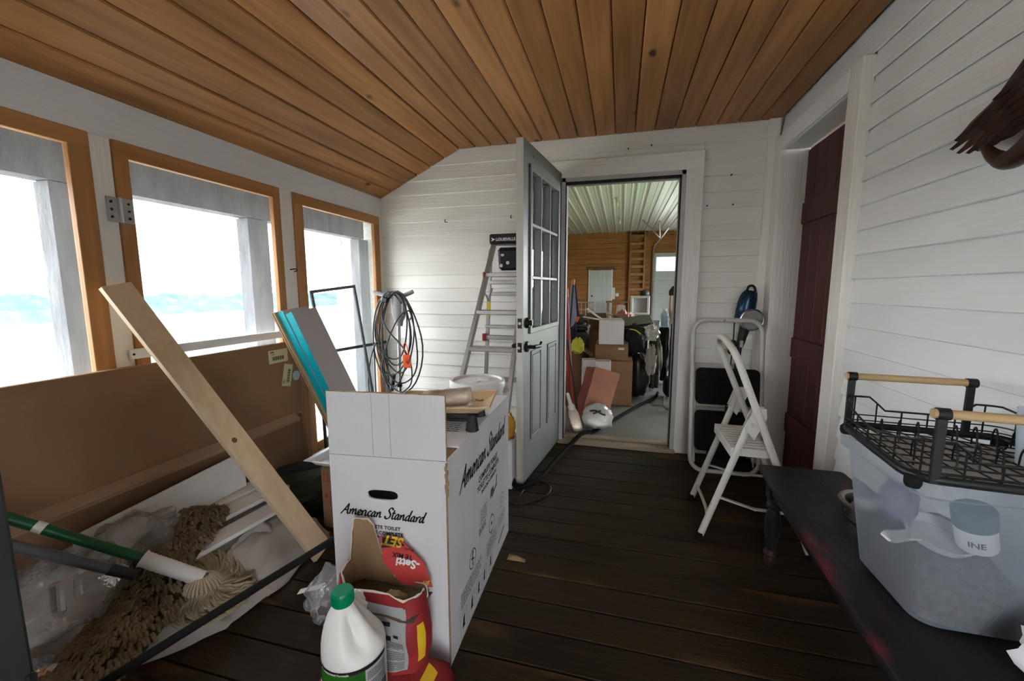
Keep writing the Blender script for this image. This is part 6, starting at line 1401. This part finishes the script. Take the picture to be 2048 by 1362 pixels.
# ------------------------------------------------------------------ carved eagle on the right wall
ea = thing('carved_eagle', 'dark carved wooden eagle with spread wing on the right wall', 'carving', (.95, 1.38, 1.5))
def blade(a, b, w, th, m, nm, x=.945, tip=.35):
    a = V((x, *a)); b = V((x, *b)); d = (b-a).normalized(); s = V((0, -d.z, d.y)); mb = MB(); n = 10; vs = []
    for i in range(n+1):
        t = i/n; ww = w*(.55 + .45*math.sin(PI*min(t*1.2, 1)*.5))*(1 if t < 1-tip else max(.12, ((1-t)/tip))**.55); c = a.lerp(b, t)
        vs += [c - s*ww, c + V((-th, 0, 0)) - s*ww*.1, c + s*ww, c + V((th*.4, 0, 0))]
    fs = [(4*i+k, 4*i+(k+1) % 4, 4*i+4+(k+1) % 4, 4*i+4+k) for i in range(n) for k in range(4)] + [(3, 2, 1, 0), (4*n, 4*n+1, 4*n+2, 4*n+3)]
    build(mb.add(vs, fs), nm, m, ea, smooth=35)
tips = [(1.586, 1.686), (1.595, 1.664), (1.562, 1.644), (1.522, 1.632), (1.486, 1.628), (1.455, 1.628)]
for i, tpt in enumerate(tips): blade((1.345 - .006*i, 1.792 - .024*i), tpt, .0145, .008, 'eagle', 'feather', .955 - .0025*i, .2)
for i in range(7): blade((1.300, 1.815-.026*i), (1.515 - .020*i, 1.706 - .013*i), .0135, .008, 'eagle', 'covert_feather', .947 - .002*i, .3)
for i in range(7): blade((1.25, 1.83-.03*i), (1.44 - .016*i, 1.742 - .018*i), .0135, .008, 'eagle', 'covert_feather', .939 - .002*i, .4)
build(MB().tube(catmull([(.94, 1.42, 1.752), (.935, 1.34, 1.805), (.93, 1.27, 1.86), (.92, 1.16, 1.80)], 6), lambda t: .006+.014*t, 10), 'wing_arm', 'eagle', ea, smooth=60)
build(MB().tube(catmull([(.945, 1.478, 1.632), (.938, 1.445, 1.618), (.932, 1.405, 1.588), (.928, 1.35, 1.566), (.925, 1.27, 1.60), (.92, 1.17, 1.70), (.91, 1.12, 1.80), (.905, 1.08, 1.86)], 6), lambda t: (.005 + .029*min(1, t*1.5))*(1 if t < .8 else 1 - 1.6*(t-.8)), 14), 'body', 'eagle_body', ea, smooth=60)
for i in range(5): blade((1.12, 1.78-.02*i), (.90 + .02*i, 1.70 - .02*i), .016, .012, 'eagle', 'feather', .94)
hd_ = build(crumple((.905, 1.072, 1.885), (.032, .042, .034), 71, .06, 2.0, nu=12, nv=16), 'head', 'eagle', ea, smooth=60)
build(MB().tube(catmull([(.90, 1.045, 1.888), (.895, 1.015, 1.886), (.893, 1.000, 1.872), (.893, .998, 1.858)], 4), lambda t: .015*(1-t)+.002, 10), 'beak', 'eagle_body', ea, smooth=60)
for i in range(7): blade((1.14 + .004*i, 1.80-.022*i), (.86 + .018*i, 1.77 - .022*i), .0145, .010, 'eagle', 'feather', .945 - .003*i, .25)
# ------------------------------------------------------------------ small bits
for i, (x, z) in enumerate(((-1.42, 1.80), (-.86, 1.81))):
    hk = thing('coat_hook', ('left' if i == 0 else 'right') + ' one of two small bent nails high on the white siding', 'hook', (x, YF, z))
    build(MB().tube([(x, YF+.02, z), (x, YF-.03, z-.005), (x+.006, YF-.035, z+.015)], .0035, 6), 'hook_wire', 'dark_steel', hk)
for i, (x, z, w_) in enumerate(((.715, 2.03, 'topmost nail in the white siding right of the doorway'), (.57, 1.83, 'lower nail beside the right door casing'), (.735, 1.83, 'lower nail nearer the right corner board'), (.18, 2.27, 'right one of two nails above the door casing'), (.02, 2.26, 'left one of two nails above the door casing'))):
    o = build(MB().tube([(x, YF+.02, z), (x, YF-.012, z-.003)], .005, 8), 'nail', 'dark_steel'); tag(o, w_, 'nail', 'nails in the far wall')
o = build(MB().tube(catmull([(-2.0, 2.19, 1.36), (-1.985, 2.20, 1.365), (-1.98, 2.185, 1.375), (-1.99, 2.15, 1.37)], 4), .004, 6), 'screen_latch', 'dark_steel'); tag(o, 'small dark hook latch on the white post between screens', 'latch')
o = build(MB().grid(lambda u, v: V((-.475+.085*u, 1.70+.045*v*(1-.5*u), .003 + .012*math.sin(PI*u)*math.sin(PI*v) + .004*noise.noise(V((u*5, v*4, 1))))), 12, 8), 'paper_scrap', mat('tan_scrap', (.30, .20, .11), .9), smooth=60); tag(o, 'torn tan paper scrap on the dark floorboards', 'scrap')
